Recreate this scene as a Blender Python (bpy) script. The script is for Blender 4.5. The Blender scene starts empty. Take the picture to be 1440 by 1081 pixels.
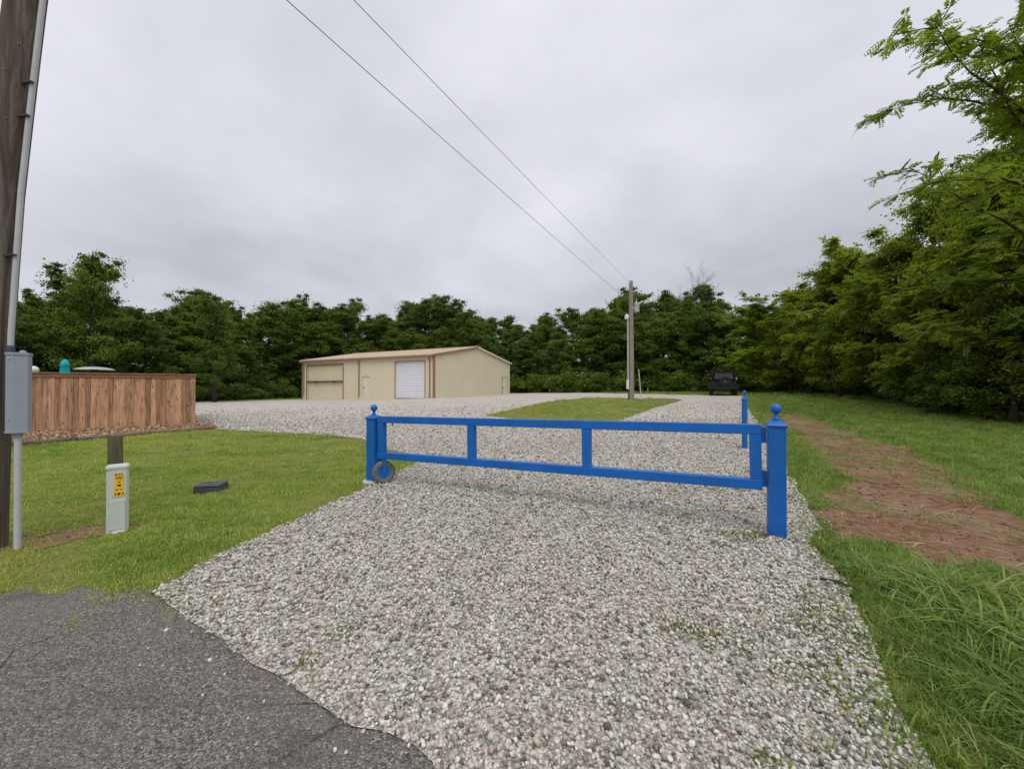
import bpy, math, random
import numpy as np
from mathutils import Vector, Matrix, noise as mnoise
from mathutils.geometry import delaunay_2d_cdt

random.seed(7)
rng = np.random.default_rng(11)
R = math.radians
scene = bpy.context.scene
COL = scene.collection

# ------------------------------------------------------------------ camera, sky, sun, exposure
F_PX, CX, HY, EYE = 560.0, 720.0, 545.0, 1.5        # focal length and horizon in photograph pixels, eye height
cam_data = bpy.data.cameras.new('camera')
cam_data.sensor_width = 36.0
cam_data.lens = F_PX / 1440.0 * 36.0
cam_data.clip_start, cam_data.clip_end = 0.05, 3000.0
cam = bpy.data.objects.new('camera', cam_data)
cam.location = (0, 0, EYE)
cam.rotation_euler = (R(90) + math.atan((HY - 540.5) / F_PX), 0, 0)
COL.objects.link(cam)
scene.camera = cam

SUN_EL, SUN_AZ = R(58), R(172)                       # azimuth clockwise from +y
world = bpy.data.worlds.new('World')
scene.world = world
world.use_nodes = True
wn, wl = world.node_tree.nodes, world.node_tree.links
wn.clear()
w_out = wn.new('ShaderNodeOutputWorld')
w_sky = wn.new('ShaderNodeTexSky'); w_sky.sky_type = 'NISHITA'; w_sky.sun_disc = False
w_sky.sun_elevation = SUN_EL; w_sky.sun_rotation = SUN_AZ
w_bg1 = wn.new('ShaderNodeBackground'); w_bg1.inputs[1].default_value = 0.1
w_bg2 = wn.new('ShaderNodeBackground'); w_bg2.inputs[1].default_value = 1.0
w_mix = wn.new('ShaderNodeMixShader'); w_mix.inputs[0].default_value = 0.95
w_tc = wn.new('ShaderNodeTexCoord')
w_sep = wn.new('ShaderNodeSeparateXYZ')
wl.new(w_tc.outputs['Generated'], w_sep.inputs[0])
w_add = wn.new('ShaderNodeMath'); w_add.operation = 'MAXIMUM'; w_add.inputs[1].default_value = 0.0
wl.new(w_sep.outputs['Z'], w_add.inputs[0])
w_add2 = wn.new('ShaderNodeMath'); w_add2.inputs[1].default_value = 0.22
wl.new(w_add.outputs[0], w_add2.inputs[0])
w_dx = wn.new('ShaderNodeMath'); w_dx.operation = 'DIVIDE'
w_dy = wn.new('ShaderNodeMath'); w_dy.operation = 'DIVIDE'
wl.new(w_sep.outputs['X'], w_dx.inputs[0]); wl.new(w_add2.outputs[0], w_dx.inputs[1])
wl.new(w_sep.outputs['Y'], w_dy.inputs[0]); wl.new(w_add2.outputs[0], w_dy.inputs[1])
w_cmb = wn.new('ShaderNodeCombineXYZ')
wl.new(w_dx.outputs[0], w_cmb.inputs[0]); wl.new(w_dy.outputs[0], w_cmb.inputs[1])
w_noise = wn.new('ShaderNodeTexNoise')
w_noise.inputs['Scale'].default_value = 0.9
w_noise.inputs['Detail'].default_value = 7.0
w_noise.inputs['Roughness'].default_value = 0.52
w_noise.inputs['Distortion'].default_value = 0.25
wl.new(w_cmb.outputs[0], w_noise.inputs['Vector'])
w_ramp = wn.new('ShaderNodeValToRGB')
w_ramp.color_ramp.elements[0].position = 0.31; w_ramp.color_ramp.elements[0].color = (0.415, 0.42, 0.465, 1)
w_ramp.color_ramp.elements[1].position = 0.64; w_ramp.color_ramp.elements[1].color = (0.64, 0.642, 0.70, 1)
wl.new(w_noise.outputs['Fac'], w_ramp.inputs[0])
# an overcast sky is brighter overhead than at the horizon
w_gr = wn.new('ShaderNodeMapRange')
w_gr.inputs['From Min'].default_value = 0.0; w_gr.inputs['From Max'].default_value = 1.0
w_gr.inputs['To Min'].default_value = 0.92; w_gr.inputs['To Max'].default_value = 1.42
wl.new(w_sep.outputs['Z'], w_gr.inputs['Value'])
w_mul = wn.new('ShaderNodeVectorMath'); w_mul.operation = 'SCALE'
wl.new(w_ramp.outputs[0], w_mul.inputs[0]); wl.new(w_gr.outputs[0], w_mul.inputs['Scale'])
wl.new(w_mul.outputs[0], w_bg2.inputs[0])
wl.new(w_sky.outputs[0], w_bg1.inputs[0])
wl.new(w_bg1.outputs[0], w_mix.inputs[1]); wl.new(w_bg2.outputs[0], w_mix.inputs[2])
wl.new(w_mix.outputs[0], w_out.inputs[0])

sun_data = bpy.data.lights.new('sun', 'SUN')
sun_data.energy = 1.25
sun_data.angle = R(35)
sun_data.color = (1.0, 0.96, 0.9)
sun = bpy.data.objects.new('sun', sun_data)
sd = Vector((math.sin(SUN_AZ) * math.cos(SUN_EL), math.cos(SUN_AZ) * math.cos(SUN_EL), math.sin(SUN_EL)))
sun.rotation_euler = sd.to_track_quat('Z', 'Y').to_euler()
sun.location = (0, 0, 30)
COL.objects.link(sun)

scene.view_settings.view_transform = 'Standard'
scene.view_settings.look = 'None'
scene.view_settings.exposure = 0.22
scene.view_settings.gamma = 1.0
scene.cycles.max_bounces = 6
scene.cycles.transparent_max_bounces = 6

# ------------------------------------------------------------------ terrain
def sm(a, b, t):
    t = min(1.0, max(0.0, (t - a) / (b - a)))
    return t * t * (3 - 2 * t)

def g(x, y):
    base = (0.13 + 0.77 * sm(-28, 12, x)) * sm(8, 30, y)
    und = 0.007 * (math.sin(x * 1.7 + 0.4 * y) + math.sin(y * 1.3 - 0.6 * x + 1.0))
    return base + und * (1 if abs(x) < 60 and abs(y) < 60 else 0)

def px(u, v, dz=0.0):
    """point of the ground seen at a pixel of the photograph"""
    dx, dz_ = (u - CX) / F_PX, (HY - v) / F_PX
    lo, hi = 0.3, 0.3
    y = 0.3
    while y < 300:
        if EYE + dz_ * y <= g(dx * y, y) + dz: break
        lo = y; y *= 1.02
    hi = y
    for _ in range(40):
        m = (lo + hi) / 2
        if EYE + dz_ * m <= g(dx * m, m) + dz: hi = m
        else: lo = m
    return (dx * hi, hi)

def at(u, v, d):
    return Vector(((u - CX) / F_PX * d, d, EYE + (HY - v) / F_PX * d))

# ------------------------------------------------------------------ node helpers
class NT:
    def __init__(s, name):
        s.m = bpy.data.materials.new(name); s.m.use_nodes = True
        s.n, s.l = s.m.node_tree.nodes, s.m.node_tree.links
        s.b = s.n['Principled BSDF']
        s.b.inputs['Roughness'].default_value = 0.7
        s.b.inputs['Specular IOR Level'].default_value = 0.3
        s._obj = None
    def coord(s, kind='Object'):
        t = s.n.new('ShaderNodeTexCoord'); return t.outputs[kind]
    def pos(s):
        return s.n.new('ShaderNodeNewGeometry').outputs['Position']
    def map(s, vec, scale=(1, 1, 1), rot=(0, 0, 0)):
        m = s.n.new('ShaderNodeMapping'); m.inputs['Scale'].default_value = scale; m.inputs['Rotation'].default_value = rot
        s.l.new(vec, m.inputs['Vector']); return m.outputs[0]
    def noise(s, vec, scale, detail=4, rough=0.55, dist=0.0):
        t = s.n.new('ShaderNodeTexNoise')
        t.inputs['Scale'].default_value = scale; t.inputs['Detail'].default_value = detail
        t.inputs['Roughness'].default_value = rough; t.inputs['Distortion'].default_value = dist
        s.l.new(vec, t.inputs['Vector']); return t.outputs['Fac']
    def voro(s, vec, scale, out='Color', feature='F1', rnd=1.0):
        t = s.n.new('ShaderNodeTexVoronoi'); t.feature = feature
        t.inputs['Scale'].default_value = scale; t.inputs['Randomness'].default_value = rnd
        s.l.new(vec, t.inputs['Vector']); return t.outputs[out]
    def wave(s, vec, scale, dist=2.0, direction='X'):
        t = s.n.new('ShaderNodeTexWave'); t.bands_direction = direction
        t.inputs['Scale'].default_value = scale; t.inputs['Distortion'].default_value = dist
        t.inputs['Detail'].default_value = 3
        s.l.new(vec, t.inputs['Vector']); return t.outputs['Fac']
    def ramp(s, fac, stops, interp='LINEAR'):
        r = s.n.new('ShaderNodeValToRGB'); e = r.color_ramp.elements; r.color_ramp.interpolation = interp
        while len(e) < len(stops): e.new(0.5)
        for k, (p, c) in enumerate(stops):
            e[k].position = p
            e[k].color = (*c, 1) if len(c) == 3 else c
        s.l.new(fac, r.inputs[0]); return r.outputs[0]
    def mix(s, fac, a, b, mode='MIX'):
        m = s.n.new('ShaderNodeMix'); m.data_type = 'RGBA'; m.blend_type = mode
        for sock, v in ((m.inputs[0], fac), (m.inputs[6], a), (m.inputs[7], b)):
            if isinstance(v, (int, float)): sock.default_value = v
            elif isinstance(v, tuple): sock.default_value = (*v, 1)
            else: s.l.new(v, sock)
        return m.outputs[2]
    def rnd(s):
        return s.n.new('ShaderNodeObjectInfo').outputs['Random']
    def attr(s, name):
        a = s.n.new('ShaderNodeAttribute'); a.attribute_name = name; return a.outputs['Fac']
    def math(s, op, a, b=0.0):
        m = s.n.new('ShaderNodeMath'); m.operation = op
        for sock, v in ((m.inputs[0], a), (m.inputs[1], b)):
            if isinstance(v, (int, float)): sock.default_value = v
            else: s.l.new(v, sock)
        return m.outputs[0]
    def color(s, c):
        if isinstance(c, tuple): s.b.inputs['Base Color'].default_value = (*c, 1)
        else: s.l.new(c, s.b.inputs['Base Color'])
        return s
    def rough(s, v):
        if isinstance(v, (int, float)): s.b.inputs['Roughness'].default_value = v
        else: s.l.new(v, s.b.inputs['Roughness'])
        return s
    def spec(s, v): s.b.inputs['Specular IOR Level'].default_value = v; return s
    def metal(s, v): s.b.inputs['Metallic'].default_value = v; return s
    def bump(s, h, strength=0.4, dist=0.01):
        b = s.n.new('ShaderNodeBump'); b.inputs['Strength'].default_value = strength; b.inputs['Distance'].default_value = dist
        s.l.new(h, b.inputs['Height']); s.l.new(b.outputs[0], s.b.inputs['Normal']); return s

M = {}
def worn(name, c, var=0.12, rough=0.5, scale=3.0, dirt=(0.2, 0.17, 0.13), dirt_amt=0.25, metal=0.0, spec=0.4, bump=0.15):
    """paint, metal or plastic with uneven tone, dirt and slight relief"""
    t = NT(name); o = t.coord()
    n1 = t.noise(o, scale, 5); n2 = t.noise(o, scale * 9, 4)
    lo = tuple(v * (1 - var) for v in c); hi = tuple(min(1, v * (1 + var)) for v in c)
    col = t.ramp(n1, [(0.3, lo), (0.7, hi)])
    m = t.ramp(n2, [(0.52, (0, 0, 0)), (0.78, (dirt_amt,) * 3)])
    t.color(t.mix(m, col, dirt)).rough(t.math('ADD', t.math('MULTIPLY', n2, 0.25), rough - 0.12)).metal(metal).spec(spec)
    t.bump(n2, bump, 0.002)
    M[name] = t.m; return t

worn('blue_paint', (0.003, 0.122, 0.455), 0.14, 0.40, 2.5, (0.09, 0.13, 0.20), 0.35)
worn('tan_siding', (0.69, 0.62, 0.45), 0.035, 0.5, 0.6, (0.5, 0.42, 0.28), 0.08)
worn('brown_trim', (0.30, 0.175, 0.115), 0.08, 0.5, 1.0)
worn('roof_metal', (0.64, 0.51, 0.39), 0.05, 0.42, 0.7, (0.4, 0.3, 0.22), 0.15)
worn('white_steel', (0.74, 0.75, 0.80), 0.03, 0.5, 1.2, (0.5, 0.5, 0.5), 0.12)
worn('door_white', (0.70, 0.66, 0.53), 0.03, 0.5, 1.2, (0.5, 0.45, 0.35), 0.15)
worn('dark_steel', (0.06, 0.055, 0.05), 0.2, 0.5, 2.0)
worn('grey_box', (0.30, 0.335, 0.38), 0.05, 0.45, 3.0, (0.2, 0.2, 0.2), 0.2)
worn('grey_pipe', (0.50, 0.50, 0.51), 0.06, 0.5, 4.0, (0.25, 0.24, 0.22), 0.25)
worn('pedestal_green', (0.54, 0.59, 0.54), 0.05, 0.5, 4.0, (0.26, 0.25, 0.2), 0.3)
worn('dark_plastic', (0.055, 0.06, 0.075), 0.2, 0.5, 6.0, (0.16, 0.14, 0.11), 0.35)
worn('tyre_rubber', (0.13, 0.13, 0.12), 0.2, 0.8, 8.0, (0.3, 0.28, 0.23), 0.6)
worn('black_rubber', (0.012, 0.012, 0.012), 0.2, 0.85, 8.0, (0.05, 0.04, 0.03), 0.4)
worn('black_paint', (0.006, 0.006, 0.007), 0.1, 0.3, 3.0, (0.03, 0.027, 0.024), 0.1, spec=0.4)
worn('black_canvas', (0.007, 0.007, 0.008), 0.2, 0.8, 6.0, (0.02, 0.02, 0.02), 0.2, spec=0.15)
worn('teal_canvas', (0.015, 0.42, 0.47), 0.12, 0.8, 5.0, (0.01, 0.25, 0.3), 0.3)
worn('white_plastic', (0.75, 0.75, 0.73), 0.04, 0.45, 4.0, (0.5, 0.48, 0.44), 0.2)
worn('galvanised', (0.50, 0.50, 0.51), 0.12, 0.35, 4.0, (0.3, 0.3, 0.3), 0.2, metal=0.7)
worn('transformer_grey', (0.46, 0.47, 0.48), 0.08, 0.5, 3.0)
worn('yellow_sticker', (0.80, 0.50, 0.03), 0.06, 0.5, 12.0, (0.6, 0.42, 0.1), 0.3)
worn('sticker_ink', (0.05, 0.035, 0.02), 0.1, 0.6, 8.0)
worn('wire_black', (0.12, 0.12, 0.13), 0.1, 0.6, 2.0)
worn('red_lens', (0.06, 0.006, 0.005), 0.1, 0.2, 4.0)

t = NT('window_glass'); t.color((0.015, 0.017, 0.02)).rough(0.06).spec(0.7); M['window_glass'] = t.m

def wood(name, stops, scale=(14, 14, 1.1), rough=0.85, knots=True, tint=0.35, bump=0.5):
    t = NT(name); o = t.coord()
    off = t.n.new('ShaderNodeVectorMath'); off.operation = 'ADD'
    c = t.n.new('ShaderNodeCombineXYZ'); r = t.rnd()
    for k, f in enumerate((37.0, 91.0, 53.0)): t.l.new(t.math('MULTIPLY', r, f), c.inputs[k])
    t.l.new(o, off.inputs[0]); t.l.new(c.outputs[0], off.inputs[1])
    v = off.outputs[0]
    gr = t.noise(t.map(v, scale), 1.6, 6, 0.62, 0.8)
    fine = t.noise(t.map(v, (scale[0] * 5, scale[1] * 5, scale[2] * 2)), 2.0, 4, 0.6)
    col = t.ramp(gr, stops)
    col = t.mix(0.35, col, t.ramp(fine, [(0.3, (0.25, 0.22, 0.2)), (0.7, (1, 1, 1))]), 'MULTIPLY')
    col = t.mix(tint, col, t.ramp(r, [(0.0, (0.48, 0.44, 0.40)), (0.17, (1.05, 0.92, 0.78)), (0.33, (0.66, 0.57, 0.50)), (0.5, (1.3, 1.1, 0.92)), (0.67, (0.56, 0.50, 0.45)), (0.83, (1.2, 1.08, 0.95)), (1.0, (0.8, 0.68, 0.58))]), 'MULTIPLY')
    if knots:
        k = t.voro(t.map(v, (7.0, 7.0, 3.2)), 1.0, 'Distance')
        col = t.mix(t.ramp(k, [(0.09, (0.9, 0.9, 0.9)), (0.17, (0, 0, 0))]), col, (0.045, 0.025, 0.016))
    t.color(col).rough(rough).spec(0.15).bump(gr, bump, 0.004)
    M[name] = t.m; return t
wood('cedar', [(0.28, (0.22, 0.12, 0.075)), (0.48, (0.52, 0.335, 0.225)), (0.74, (0.78, 0.58, 0.43))], tint=0.9)
wood('cedar_trim', [(0.3, (0.20, 0.11, 0.07)), (0.6, (0.36, 0.21, 0.13)), (0.8, (0.42, 0.27, 0.18))], (2.0, 14, 14), knots=False)
wood('pole_wood', [(0.28, (0.06, 0.046, 0.036)), (0.5, (0.13, 0.105, 0.082)), (0.75, (0.29, 0.265, 0.225))], (9, 9, 0.35), tint=0.0, knots=False, bump=0.9)
wood('pole_grey', [(0.25, (0.20, 0.175, 0.15)), (0.5, (0.33, 0.30, 0.26)), (0.75, (0.45, 0.42, 0.37))], (9, 9, 0.4), tint=0.0, knots=False)
wood('timber', [(0.25, (0.10, 0.075, 0.05)), (0.5, (0.22, 0.18, 0.125)), (0.75, (0.35, 0.29, 0.21))], (2, 12, 12), knots=False, tint=0.3)
wood('treated_post', [(0.25, (0.07, 0.066, 0.036)), (0.5, (0.16, 0.15, 0.085)), (0.75, (0.25, 0.225, 0.14))], (10, 10, 0.8), knots=False, tint=0.0)
wood('bark', [(0.25, (0.022, 0.018, 0.014)), (0.5, (0.06, 0.05, 0.04)), (0.75, (0.12, 0.10, 0.08))], (6, 6, 1.0), knots=False, tint=0.2, bump=1.0)
wood('dead_bark', [(0.25, (0.09, 0.08, 0.075)), (0.5, (0.16, 0.145, 0.135)), (0.75, (0.22, 0.2, 0.19))], (6, 6, 1.0), knots=False, tint=0.1)

# ground surfaces
t = NT('ground_soil'); p = t.pos()
n = t.noise(p, 0.35, 5); n2 = t.noise(p, 3.0, 6); n3 = t.noise(p, 45, 4)
c = t.ramp(n2, [(0.3, (0.14, 0.17, 0.035)), (0.55, (0.235, 0.255, 0.065)), (0.75, (0.31, 0.285, 0.12))])
c = t.mix(t.ramp(n, [(0.4, (0, 0, 0)), (0.65, (0.6, 0.6, 0.6))]), c, (0.23, 0.225, 0.08))
c = t.mix(t.ramp(n3, [(0.35, (0.7, 0.7, 0.7)), (0.6, (0, 0, 0))]), c, (0.08, 0.085, 0.03))
t.color(c).rough(0.95).spec(0.1).bump(n3, 0.7, 0.03); M['ground_soil'] = t.m

t = NT('gravel_bed'); p = t.pos()
vc = t.voro(p, 42.0, 'Color'); sep = t.n.new('ShaderNodeSeparateColor'); t.l.new(vc, sep.inputs[0])
c = t.ramp(sep.outputs[0], [(0.0, (0.27, 0.245, 0.205)), (0.25, (0.50, 0.465, 0.405)), (0.6, (0.67, 0.63, 0.56)), (0.9, (0.80, 0.765, 0.695)), (1.0, (0.56, 0.46, 0.37))])
vd = t.voro(p, 42.0, 'Distance')
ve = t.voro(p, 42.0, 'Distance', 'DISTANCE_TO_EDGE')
c = t.mix(t.ramp(ve, [(0.03, (0.6, 0.6, 0.6)), (0.12, (0, 0, 0))]), c, (0.13, 0.107, 0.088))  # dark cell borders: shade in the gaps between stones, painted into the colour
n = t.noise(p, 0.5, 5); n2 = t.noise(p, 7, 4)
c = t.mix(t.ramp(n, [(0.42, (0, 0, 0)), (0.7, (0.35, 0.35, 0.35))]), c, (0.34, 0.29, 0.24))
c = t.mix(t.ramp(n2, [(0.55, (0, 0, 0)), (0.75, (0.3, 0.3, 0.3))]), c, (0.22, 0.19, 0.16))
t.color(c).rough(0.9).spec(0.2).bump(vd, 0.8, -0.012); M['gravel_bed'] = t.m

t = NT('stone'); o = t.coord(); r = t.rnd()
c = t.ramp(r, [(0.0, (0.12, 0.105, 0.09)), (0.10, (0.23, 0.215, 0.18)), (0.28, (0.39, 0.372, 0.32)), (0.46, (0.545, 0.525, 0.462)),
               (0.7, (0.67, 0.65, 0.585)), (0.88, (0.81, 0.79, 0.73)), (0.94, (0.52, 0.43, 0.33)), (0.998, (0.44, 0.37, 0.30)), (1.0, (0.42, 0.16, 0.08))])
n = t.noise(o, 1.6, 4)
c = t.mix(0.6, c, t.ramp(n, [(0.3, (0.5, 0.5, 0.5)), (0.7, (1.15, 1.15, 1.15))]), 'MULTIPLY')
wn_ = t.noise(t.map(t.pos(), (1.0, 0.35, 1.0), (0, 0, R(-8))), 0.9, 4)
c = t.mix(t.ramp(wn_, [(0.5, (0, 0, 0)), (0.7, (0.3, 0.3, 0.3))]), c, (0.36, 0.31, 0.25))
t.color(c).rough(0.8).spec(0.25); M['stone'] = t.m

t = NT('asphalt'); p = t.pos()
vc = t.voro(p, 115.0, 'Color'); sep = t.n.new('ShaderNodeSeparateColor'); t.l.new(vc, sep.inputs[0])
vd = t.voro(p, 115.0, 'Distance')
c = t.ramp(sep.outputs[0], [(0.0, (0.085, 0.077, 0.065)), (0.5, (0.20, 0.183, 0.157)), (0.88, (0.31, 0.287, 0.25)), (1.0, (0.52, 0.49, 0.44))])
n = t.noise(p, 1.3, 6); n2 = t.noise(t.map(p, (1.0, 3.5, 1.0), (0, 0, R(25))), 1.7, 7, 0.6, 0.6)
c = t.mix(t.ramp(n, [(0.4, (0, 0, 0)), (0.7, (0.55, 0.55, 0.55))]), c, (0.225, 0.20, 0.168))
c = t.mix(t.ramp(n2, [(0.34, (0.45, 0.45, 0.45)), (0.48, (0, 0, 0))]), c, (0.10, 0.091, 0.086))
ck = t.voro(t.map(p, (0.55, 1.5, 1), (0, 0, R(20))), 1.1, 'Distance', 'DISTANCE_TO_EDGE')
ckm = t.math('MULTIPLY', t.ramp(t.math('ADD', ck, t.math('MULTIPLY', t.noise(p, 14, 4), 0.03)), [(0.010, (0.9, 0.9, 0.9)), (0.024, (0, 0, 0))]), t.ramp(t.noise(p, 1.6, 4), [(0.44, (0, 0, 0)), (0.6, (1, 1, 1))]))
c = t.mix(ckm, c, (0.02, 0.018, 0.017))
h = t.math('SUBTRACT', t.math('SUBTRACT', t.math('MULTIPLY', t.math('ADD', n, n2), 1.3), t.math('MULTIPLY', vd, 0.8)), ckm)
t.color(c).rough(0.85).spec(0.25).bump(h, 1.0, 0.016); M['asphalt'] = t.m

t = NT('red_dirt'); p = t.pos()
n = t.noise(p, 1.1, 6, 0.6); n2 = t.noise(p, 9.0, 6, 0.65); n3 = t.noise(p, 60, 3)
c = t.ramp(n2, [(0.28, (0.095, 0.047, 0.028)), (0.5, (0.215, 0.108, 0.062)), (0.72, (0.33, 0.20, 0.125))])
c = t.mix(t.ramp(n, [(0.42, (0, 0, 0)), (0.62, (0.75, 0.75, 0.75))]), c, (0.27, 0.20, 0.125))
c = t.mix(t.ramp(n3, [(0.62, (0, 0, 0)), (0.72, (0.7, 0.7, 0.7))]), c, (0.42, 0.34, 0.24))
t.color(c).rough(0.95).spec(0.1).bump(t.math('ADD', n2, t.math('MULTIPLY', n3, 0.3)), 0.9, 0.04); M['red_dirt'] = t.m

t = NT('mulch'); p = t.pos()
n = t.noise(p, 22, 5, 0.7); n2 = t.noise(p, 1.4, 4)
c = t.ramp(n, [(0.3, (0.12, 0.06, 0.035)), (0.5, (0.36, 0.23, 0.14)), (0.72, (0.58, 0.44, 0.30))])
c = t.mix(t.ramp(n2, [(0.5, (0, 0, 0)), (0.7, (0.5, 0.5, 0.5))]), c, (0.22, 0.10, 0.06))
t.color(c).rough(0.95).spec(0.1).bump(n, 1.0, 0.04); M['mulch'] = t.m

t = NT('wood_chip'); r = t.rnd()
t.color(t.ramp(r, [(0.0, (0.12, 0.05, 0.03)), (0.4, (0.30, 0.17, 0.10)), (0.8, (0.50, 0.36, 0.23)), (1.0, (0.66, 0.53, 0.37))])).rough(0.9).spec(0.1)
M['wood_chip'] = t.m

def leafy(name, stops, trans=0.35, tree_var=0.35, attr='tint', gloss=0.25, patch=None):
    """leaf or blade: diffuse with some light passing through, colour differs from leaf to leaf and plant to plant"""
    t = NT(name)
    a = t.attr(attr) if attr else t.rnd()
    c = t.ramp(a, stops)
    r = t.rnd()
    c = t.mix(tree_var, c, t.ramp(r, [(0.0, (0.62, 0.72, 0.6)), (0.35, (0.95, 0.95, 0.8)), (0.7, (1.0, 1.1, 0.85)), (1.0, (1.35, 1.2, 0.8))]), 'MULTIPLY')
    if patch:
        pn_ = t.noise(t.map(t.pos(), (0.7, 1.3, 1.0), (0, 0, R(15))), 0.55, 5, 0.6)
        c = t.mix(t.ramp(pn_, [(0.46, (0, 0, 0)), (0.66, (0.75, 0.75, 0.75))]), c, patch)
        c = t.mix(t.ramp(pn_, [(0.30, (0.6, 0.6, 0.6)), (0.46, (0, 0, 0))]), c, (0.12, 0.23, 0.03))
    t.color(c).rough(0.55).spec(gloss)
    tr = t.n.new('ShaderNodeBsdfTranslucent')
    t.l.new(t.mix(1.0, c, (1.15, 1.25, 0.55), 'MULTIPLY'), tr.inputs['Color'])
    ms = t.n.new('ShaderNodeMixShader'); ms.inputs[0].default_value = trans
    t.l.new(t.b.outputs[0], ms.inputs[1]); t.l.new(tr.outputs[0], ms.inputs[2])
    t.l.new(ms.outputs[0], t.n['Material Output'].inputs['Surface'])
    M[name] = t.m
leafy('oak_leaf', [(0.0, (0.06, 0.10, 0.02)), (0.4, (0.125, 0.187, 0.038)), (0.75, (0.185, 0.255, 0.055)), (1.0, (0.27, 0.325, 0.09))], 0.45, 0.55)
leafy('light_leaf', [(0.0, (0.09, 0.135, 0.022)), (0.5, (0.16, 0.22, 0.036)), (1.0, (0.25, 0.31, 0.065))], 0.42)
leafy('feather_leaf', [(0.0, (0.15, 0.20, 0.028)), (0.5, (0.26, 0.32, 0.042)), (1.0, (0.40, 0.43, 0.085))], 0.52, 0.45)
leafy('lawn_blade', [(0.0, (0.17, 0.28, 0.036)), (0.4, (0.285, 0.395, 0.07)), (0.8, (0.40, 0.475, 0.12)), (1.0, (0.56, 0.50, 0.22))], 0.38, 0.2, None, 0.2, (0.50, 0.47, 0.15))
leafy('tall_blade', [(0.0, (0.10, 0.18, 0.028)), (0.5, (0.195, 0.30, 0.055)), (0.85, (0.31, 0.39, 0.11)), (0.95, (0.36, 0.41, 0.17)), (1.0, (0.46, 0.42, 0.2))], 0.42, 0.25, None, 0.35)
leafy('weed_leaf', [(0.0, (0.07, 0.13, 0.02)), (0.6, (0.17, 0.23, 0.035)), (1.0, (0.36, 0.33, 0.05))], 0.35, 0.2, None)
leafy('pale_flower', [(0.0, (0.38, 0.42, 0.22)), (1.0, (0.6, 0.6, 0.42))], 0.3, 0.2, None)

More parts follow.
